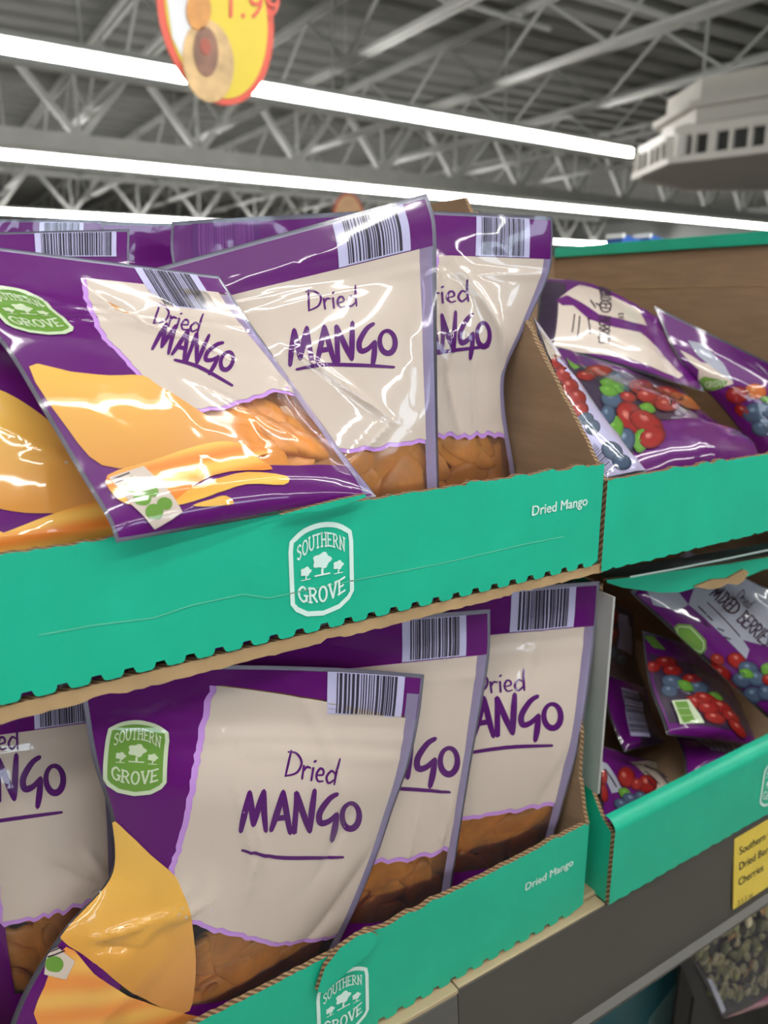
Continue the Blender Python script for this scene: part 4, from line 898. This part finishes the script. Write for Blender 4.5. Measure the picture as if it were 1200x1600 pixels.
# right bag with shield
sh, r = berry_bag([(1, P(1022, 478, .60), P(1250, 590, .465)), (.7, P(1060, 560, .56), P(1270, 640, .455)), (.35, P(1130, 640, .52), P(1280, 700, .445)), (0, P(1205, 735, .47), P(1290, 760, .43))],
                  'purple berry bag at the right with green shield near the frame edge', 52, .012, group=G_BU)
decal(sh, 'cream_label', pxpoly(sh, [(1062, 547), (1080, 556), (1095, 566), (1130, 575), (1146, 600), (1130, 605), (1085, 596), (1092, 578), (1078, 566)]), .0006, CREAM, r)
decal(sh, 'grey_label', pxpoly(sh, [(1074, 532), (1100, 538), (1132, 572), (1146, 598), (1120, 580), (1090, 556)]), .0008, GREY_FILM, r)
decal(sh, 'green_shield', pxpoly(sh, [(1080, 592), (1100, 588), (1137, 596), (1132, 605), (1115, 610), (1098, 607)]), .0008, SHIELD_GREEN, r)
decal(sh, 'shield_lettering', pxmesh(sh, write('GROVE', SERIF, .15)[0], 1103, 606, 9, -.12, 9), .0010, SHIELD_PALE, r)
fruit(sh, r, [(1180, 612, 18, 12, .1, o_), (1152, 617, 19, 14, 0, c), (1160, 642, 14, 9, .6, c), (1180, 645, 20, 16, 0, b_), (1204, 640, 18, 14, 0, b_), (1200, 625, 14, 6, .2, l), (1192, 668, 18, 14, 0, b_), (1215, 672, 18, 14, 0, b_)])
# front left bag full of cherries print
sh, r = berry_bag([(1, P(866, 540, .535), P(1060, 600, .55)), (.75, P(880, 575, .505), P(1095, 640, .52)), (.45, P(905, 650, .465), P(1140, 672, .48)), (.2, P(930, 705, .435), P(1176, 690, .45)), (0, P(945, 752, .410), P(1190, 730, .425))],
                  'berry bag with printed red cherries lying at the front of the right tray', 53, .013, amp=2.2, group=G_BU, rand=16, creases=((.4, .35, .95, .3, .005, .02), (.5, .2, .7, .02, .004, .02)))
decal(sh, 'dark_fruit_ground', pxpoly(sh, [(884, 570), (930, 572), (1000, 585), (1050, 600), (1085, 635), (1060, 655), (1020, 660), (1000, 690), (985, 715), (960, 735), (948, 735), (930, 690), (905, 640)]), .0005, BERRYBACK, r)
decal(sh, 'green_shield', pxpoly(sh, [(884, 560), (905, 575), (897, 578), (890, 572)]), .0007, SHIELD_GREEN, r)
fruit(sh, r, [(935, 580, 22, 9, .05, c), (915, 588, 16, 8, .1, c), (968, 592, 20, 12, .1, b_), (950, 600, 15, 8, .2, l), (965, 607, 14, 9, .2, l), (978, 604, 12, 9, .2, b_), (955, 625, 18, 14, .3, b_), (950, 612, 16, 9, .3, l), (1015, 612, 15, 8, .2, c), (1045, 616, 24, 9, .35, c), (1070, 628, 26, 9, .45, o_), (1000, 606, 20, 12, .1, c), (1030, 628, 24, 10, .2, c), (980, 622, 14, 8, .3, c), (1010, 620, 18, 11, .1, c), (1040, 634, 20, 11, .1, c), (1010, 640, 14, 9, .3, l), (990, 645, 14, 10, .5, b_), (985, 655, 20, 30, -.6, c), (1008, 662, 30, 17, .5, c), (1000, 690, 14, 20, .2, l), (1018, 685, 22, 17, -.5, c), (975, 690, 16, 20, .2, b_), (960, 668, 13, 20, -.3, l), (948, 650, 12, 16, 0, b_), (965, 715, 14, 14, .2, b_)])
# slim bag standing against the left side, light blue reflection painted as its pale base
sh, r = berry_bag([(1, P(832, 492, .470), P(872, 548, .50)), (.6, P(866, 580, .435), P(925, 630, .455)), (.3, P(905, 668, .405), P(970, 690, .42)), (0, P(945, 752, .385), P(1012, 738, .395))],
                  'slim clear-edged berry bag wedged against the mango tray side', 54, .006, group=G_BU, base=BAR_BG, amp=1.5)
decal(sh, 'cream_label', pxpoly(sh, [(842, 515), (856, 530), (872, 560), (860, 562), (848, 545)]), .0006, CREAM, r)
fruit(sh, r, [(868, 566, 12, 12, 0, c), (880, 585, 14, 14, 0, c), (888, 605, 16, 14, .3, c), (900, 622, 16, 13, .5, c), (905, 640, 14, 12, 0, c), (915, 655, 12, 10, 0, b_), (925, 668, 12, 12, 0, b_), (955, 705, 18, 14, .5, b_), (970, 722, 16, 12, .3, b_)], .0006)
px_barcode(sh, r, [(926, 690), (962, 735), (948, 745), (918, 700)], 12, seed=4)

# ================================================================== lower right tray
sh, r = berry_bag([(1, P(1075, 860, .50), P(1250, 945, .43)), (.6, P(1040, 885, .48), P(1245, 1030, .42)), (.25, P(1005, 905, .46), P(1235, 1095, .41)), (0, P(985, 925, .45), P(1225, 1145, .40))],
                  'berry bag with cream Dried MIXED BERRIES label, topmost in the lower right tray', 61, .012, group=G_BL)
decal(sh, 'grey_label', pxpoly(sh, [(1088, 905), (1140, 880), (1230, 940), (1230, 1012), (1160, 1000), (1170, 1015), (1165, 1030), (1120, 985), (1075, 945)]), .0006, GREY_FILM, r)
decal(sh, 'clear_corner', pxpoly(sh, [(1000, 912), (1040, 905), (1075, 945), (1060, 955), (1020, 945)]), .0006, GREY_FILM, r)
decal(sh, 'green_shield', pxpoly(sh, [(1052, 980), (1058, 974), (1078, 976), (1102, 1000), (1103, 1014), (1094, 1022), (1075, 1016), (1055, 996)]), .0008, SHIELD_GREEN, r)
so = [(1056, 982), (1061, 978), (1077, 980), (1098, 1002), (1099, 1012), (1093, 1018), (1076, 1012), (1059, 995)]
q = ribbon([np.array(p, float) for p in so], 1.6, True); decal(sh, 'shield_outline', (sh.inv(q[0]), q[1]), .0010, SHIELD_PALE, r)
decal(sh, 'lettering', merge([pxmesh(sh, DRIED[0], 1148, 934, 13, .75, 18), pxmesh(sh, MIXED[0], 1108, 930, 18.0, .76, 22), pxmesh(sh, ribbon([np.array([0., 0]), np.array([4.6, 0])], .1), 1104, 942, 16, .80)]), .0010, DARKINK, r)
fl_ = merge([ribbon([np.array([x, y], float), np.array([x2, y2], float)], 2.0) for x, y, x2, y2 in ((1090, 948, 1102, 960), (1104, 962, 1112, 970), (1098, 972, 1106, 980), (1120, 982, 1130, 986), (1130, 995, 1140, 999))])
decal(sh, 'fine_print', (sh.inv([p[:2] for p in fl_[0]]), fl_[1]), .0010, DARKINK, r)
fruit(sh, r, [(1150, 1032, 16, 12, .5, c), (1120, 1030, 12, 9, .5, c), (1112, 1045, 12, 8, .6, c), (1125, 1052, 18, 13, .5, c), (1140, 1075, 16, 10, .8, c), (1150, 1085, 10, 6, .8, c), (1168, 1045, 17, 12, .3, b_), (1158, 1062, 16, 12, .3, b_), (1180, 1060, 16, 12, .5, b_), (1165, 1052, 13, 7, .4, l), (1175, 1085, 16, 13, .3, b_), (1196, 1045, 10, 10, .5, l), (1200, 1062, 12, 9, .3, c), (1195, 1082, 14, 12, .3, b_)])
# middle bag
sh, r = berry_bag([(1, P(1003, 985, .475), P(1110, 1015, .475)), (.6, P(1015, 1070, .445), P(1140, 1070, .45)), (.25, P(1035, 1125, .42), P(1170, 1130, .425)), (0, P(1042, 1148, .41), P(1186, 1168, .41))],
                  'berry bag with green nutrition badge, middle of the lower right tray', 62, .010, group=G_BL)
decal(sh, 'dark_fruit_ground', pxpoly(sh, [(1012, 1020), (1090, 1040), (1140, 1085), (1170, 1130), (1172, 1150), (1045, 1130), (1030, 1090)]), .0005, BERRYBACK, r)
decal(sh, 'green_shield', pxpoly(sh, [(1003, 993), (1020, 994), (1030, 1005), (1040, 1016), (1020, 1012)]), .0007, SHIELD_GREEN, r)
fruit(sh, r, [(1040, 1035, 18, 9, .1, c), (1020, 1042, 12, 9, .1, c), (1050, 1048, 16, 9, .1, c), (1080, 1062, 16, 8, .2, c), (1050, 1066, 18, 11, .2, b_), (1090, 1075, 18, 10, .2, b_), (1070, 1072, 15, 8, .5, l), (1045, 1080, 14, 10, .2, b_), (1115, 1090, 14, 8, .3, l), (1100, 1092, 20, 9, .3, c), (1085, 1098, 16, 9, .5, c), (1125, 1105, 20, 9, .5, c), (1105, 1107, 18, 10, .2, c), (1140, 1120, 18, 8, .7, c), (1115, 1122, 18, 9, .3, c), (1150, 1138, 20, 7, .8, c)])
decal(sh, 'nutrition_badge', pxpoly(sh, [(1047, 1096), (1074, 1094), (1098, 1130), (1060, 1132)]), .0022, SHIELD_PALE, r)
decal(sh, 'nutrition_marks', merge([pxpoly(sh, [(x, y), (x + 19, y - 1), (x + 24, y + 9), (x + 5, y + 10)]) for x, y in ((1051, 1098), (1055, 1109), (1060, 1120))]), .0026, SHIELD_GREEN, r)
# purple bag under it
sh, r = berry_bag([(1, P(1055, 1150, .445), P(1160, 1150, .445)), (.5, P(1068, 1180, .43), P(1170, 1175, .43)), (0, P(1072, 1225, .405), P(1180, 1190, .41))],
                  'dark purple berry bag with barcode, under the badge bag at the front', 63, .008, group=G_BL, amp=2)
px_barcode(sh, r, [(1085, 1152), (1140, 1160), (1150, 1180), (1110, 1172)], 10, seed=7)
# bag with barcode at the left
sh, r = berry_bag([(1, P(945, 1052, .50), P(1010, 1075, .50)), (.5, P(950, 1110, .48), P(1020, 1120, .48)), (0, P(975, 1175, .45), P(1040, 1160, .45))],
                  'purple berry bag with tall striped barcode at left of lower right tray', 64, .007, group=G_BL)
decal(sh, 'dark_panel', pxpoly(sh, [(972, 1075), (1005, 1085), (1035, 1160), (1000, 1170), (985, 1120)]), .0005, BERRYBACK, r)
px_barcode(sh, r, [(970, 1074), (985, 1150), (1015, 1152), (996, 1082)], 12, seed=9)
# darkest bag at the very back left
sh, r = berry_bag([(1, P(943, 940, .52), P(990, 955, .56)), (.5, P(944, 1000, .51), P(995, 1030, .55)), (0, P(946, 1070, .50), P(1010, 1080, .53))],
                  'deep shaded berry bag with pale blue label at the back left', 65, .006, group=G_BL, base=BERRYBACK)
decal(sh, 'grey_label', pxpoly(sh, [(966, 958), (980, 962), (986, 985), (986, 1024), (964, 1012)]), .0006, BAR_BG, r)
fruit(sh, r, [(958, 965, 7, 14, .2, c), (959, 990, 6, 9, 0, c), (952, 1000, 8, 8, 0, c), (955, 1020, 10, 10, 0, b_), (970, 1030, 10, 9, 0, b_)])
# bag at the bottom left
sh, r = berry_bag([(1, P(938, 1165, .455), P(1075, 1205, .47)), (.5, P(938, 1205, .425), P(1080, 1240, .44)), (0, P(938, 1290, .395), P(1085, 1265, .40))],
                  'berry bag with cream MIXED BERRIES label and cherries, lowest in right tray', 66, .008, group=G_BL)
decal(sh, 'cream_label', pxpoly(sh, [(984, 1192), (1012, 1188), (1060, 1190), (1078, 1205), (1070, 1225), (1030, 1245), (1020, 1245)]), .0006, CREAM, r)
decal(sh, 'white_panel', pxpoly(sh, [(937, 1190), (948, 1194), (972, 1236), (955, 1240), (938, 1205)]), .0007, GREY_FILM, r)
decal(sh, 'lettering', merge([pxmesh(sh, write('MIXED', HAND, .16)[0], 1036, 1196, 14, .60, 15), pxmesh(sh, write('BERRIES', HAND, .16)[0], 1028, 1208, 13, .62, 15)]), .0010, DARKINK, r)
fm = merge([ribbon([np.array([x, y], float), np.array([x2, y2], float)], 1.8) for x, y, x2, y2 in ((1008, 1196, 1045, 1228), (1006, 1206, 1030, 1226), (1010, 1218, 1024, 1232), (944, 1202, 962, 1230))])
decal(sh, 'fine_print', (sh.inv([p[:2] for p in fm[0]]), fm[1]), .0010, DARKINK, r)
fruit(sh, r, [(978, 1215, 14, 17, -.3, c), (1010, 1226, 16, 15, .3, c), (994, 1226, 9, 10, .3, c), (940, 1235, 8, 20, -.3, c), (975, 1240, 12, 8, .6, l), (985, 1250, 15, 9, .5, b_), (970, 1258, 13, 9, .5, b_), (1000, 1245, 10, 8, .4, b_), (942, 1215, 6, 12, 0, c)])

# ================================================================== below the shelf
TEALBOX = mat('teal_carton', (.028, .13, .16), .5, var=.08, vscale=15); TEALBOX2 = mat('pale_teal_carton', (.14, .26, .26), .5, var=.06); BLACKCARD = mat('black_card', (.008, .008, .009), .6, var=.2)
yb = .50
q = [P(*a, yb) for a in ((950, 1495), (1045, 1478), (1108, 1610), (985, 1640), (930, 1560))]
tb = thing('teal_carton', 'dark teal carton standing under the shelf rail', 'carton', (q[3].x, yb, q[3].z - .15))
LZ2 = Z0 - 1.1495
cx0, cx1 = P(965, 1560, yb).x, P(1075, 1560, yb).x
def slab(name, pts, m, par, d0, d1, y=yb): return prism(name, [(a.x, a.z) for a in pts], lambda a, b, d: (a, y + d, b), d0, d1, (m, m, m), par)
tl, tr_ = P(940, 1440, yb), P(1050, 1440, yb); bl, br = P(960, 1640, yb), P(1130, 1640, yb)
slab('carton_body', [tl, tr_, P(1047, 1482, yb), P(1112, 1610, yb), Vector((P(1112, 1610, yb).x, yb, LZ2)), Vector((P(925, 1550, yb).x, yb, LZ2)), P(925, 1545, yb)], TEALBOX, tb, 0, .15)
slab('carton_label', [P(1060, 1533, yb), P(1075, 1540, yb), P(1108, 1606, yb), P(1106, 1640, yb), P(1000, 1640, yb), P(1015, 1590, yb)], TEALBOX2, tb, -.0008, -.0002)
bt = thing('dark_tray', 'black card tray edge holding the trail mix bag', 'display tray', (P(1150, 1640, .40).x, .40, LZ2))
e0, e1 = P(1050, 1470, .40), P(1112, 1620, .40)
slab('side_wall', [e0, P(1068, 1470, .40), P(1130, 1620, .40), Vector((P(1130, 1620, .40).x, 0, LZ2)), Vector((P(1080, 1560, .40).x, 0, LZ2)), P(1085, 1560, .40)], BLACKCARD, bt, 0, .004, .40)
slab('back_wall', [P(1075, 1420, .47), P(1400, 1300, .47), Vector((P(1400, 1300, .47).x, 0, LZ2)), Vector((P(1075, 1420, .47).x, 0, LZ2))], BLACKCARD, bt, 0, .004, .47)
slab('base', [Vector((P(1120, 1620, .40).x, 0, LZ2)), Vector((P(1400, 1300, .47).x, 0, LZ2)), Vector((P(1400, 1300, .47).x, 0, LZ2 + .004)), Vector((P(1120, 1620, .40).x, 0, LZ2 + .004))], BLACKCARD, bt, 0, .07, .40)
bc = box('brown_carton', (P(800, 1640, .67).x, .67, LZ2), (P(925, 1560, .67).x - .01, .85, Z0 - .70), KRAFT, None, .002); tag(bc, 'dim brown carton under the shelf, left of the teal carton', 'carton')
# trail mix bag
rows = [(1, P(1048, 1440, .445), P(1290, 1330, .445)), (.6, P(1080, 1500, .428), P(1300, 1420, .43)), (.3, P(1106, 1545, .418), P(1300, 1490, .42)), (0, P(1130, 1592, .410), P(1305, 1540, .412))]
sh = Sheet(rows, .012, 71, nu=24, nv=24, fill=.8); a, b = rows_min(rows)
tm = thing('trail_mix_bag', 'clear bag of seeds and nuts under the shelf at right', 'bag', (np.array(a) + np.array(b)) / 2)
MAG = film_print('magenta_film', (.22, .015, .10)); pouch_shell(sh, tm, BERRYBACK, CLEAR)
decal(sh, 'magenta_print', pxpoly(sh, [(1136, 1588), (1160, 1578), (1205, 1550), (1260, 1530), (1300, 1540), (1300, 1560), (1140, 1600)]), .0004, MAG, tm)
decal(sh, 'clear_seal', pxpoly(sh, [(1104, 1528), (1112, 1530), (1134, 1578), (1128, 1584)]), .0004, GREY_FILM, tm)
def seed_mesh(k):
    rng = random.Random(k); bm = bmesh.new(); bmesh.ops.create_icosphere(bm, subdivisions=2, radius=1)
    for v in bm.verts: v.co = (v.co.x * .0058 * (1 - .15 * v.co.y * (k % 2)), v.co.y * .0036, v.co.z * .0016 * (1 + (k % 3) * .5))
    me = bpy.data.meshes.new('seed'); bm.to_mesh(me); bm.free(); me.polygons.foreach_set('use_smooth', [True] * len(me.polygons)); return me
SEEDM = [mat('pumpkin_seed', (.46, .41, .22), .5, var=.25, vscale=90), mat('pale_seed', (.62, .55, .36), .5, var=.2, vscale=90), mat('olive_seed', (.22, .22, .10), .5, var=.3, vscale=90), mat('nut', (.42, .24, .09), .5, var=.2, vscale=90), mat('dark_raisin', (.035, .025, .02), .4, var=.4, vscale=120)]
SEEDS = []
for k in range(5):
    me = seed_mesh(k); me.materials.append(SEEDM[k]); SEEDS.append(me)
rng = random.Random(5); off = wloc(tm)
for k in range(230):
    u, v = rng.uniform(.02, .75), rng.uniform(.15, .97); uv = np.array([[u, v]]); p = sh.at(uv, -.0035 - .004 * rng.random())[0]; n = Vector(sh.bil(sh.N, uv)[0])
    qn = Vector((0, 0, 1)).rotation_difference(n).to_matrix().to_4x4(); w = rng.random(); idx = 0 if w < .35 else 1 if w < .5 else 2 if w < .75 else 3 if w < .87 else 4
    o = bpy.data.objects.new('nut' if idx == 3 else 'seed', SEEDS[idx]); COL.objects.link(o); o.parent = tm
    s_ = rng.uniform(1.1, 1.7); o.matrix_local = Matrix.Translation(Vector(p) - off) @ qn @ Matrix.Rotation(rng.uniform(0, 6.28), 4, 'Z') @ Matrix.Rotation(rng.uniform(-.4, .4), 4, 'X') @ Matrix.Diagonal((s_, s_, s_, 1))

# ================================================================== blue packs behind the right tray
BLUE = mat('blue_pack', (.02, .10, .42), .35, var=.05); WTIP = mat('white_tip', (.7, .7, .7), .5)
rs = thing('rear_shelf', 'shelf on the far side holding the blue packs', 'shelf', (.7, 1.2, Z0 - .52)); box('deck', (-.8, .96, Z0 - .52), (2.4, 1.5, Z0 - .49), BEIGE, rs, .002)
for k, px in enumerate((1000, 1042)):
    t_ = P(px, 371, .98); bp_ = thing('blue_pack', ('left' if k == 0 else 'right') + ' one of two blue packs peeking over the right tray rim', 'pack', (t_.x, .99, Z0 - .489), 'blue packs behind the right tray')
    x0, x1 = P(px - 28, 374, .98).x, P(px + 12, 374, .98).x
    pts = [(x0, Z0 - .489), (x1, Z0 - .489), (x1, P(px + 12, 379, .98).z), (x0 + .006, t_.z + .004), (x0, t_.z - .002)]
    prism('pack_body', pts, lambda a, b, d: (a, .98 + d, b), 0, .035, (BLUE,) * 3, bp_)
    prism('white_corner', [(x0 - .002, t_.z - .002), (x0 + .006, t_.z - .002), (x0 + .007, t_.z + .006), (x0, t_.z + .006)], lambda a, b, d: (a, .98 + d, b), -.001, .036, (WTIP,) * 3, bp_)
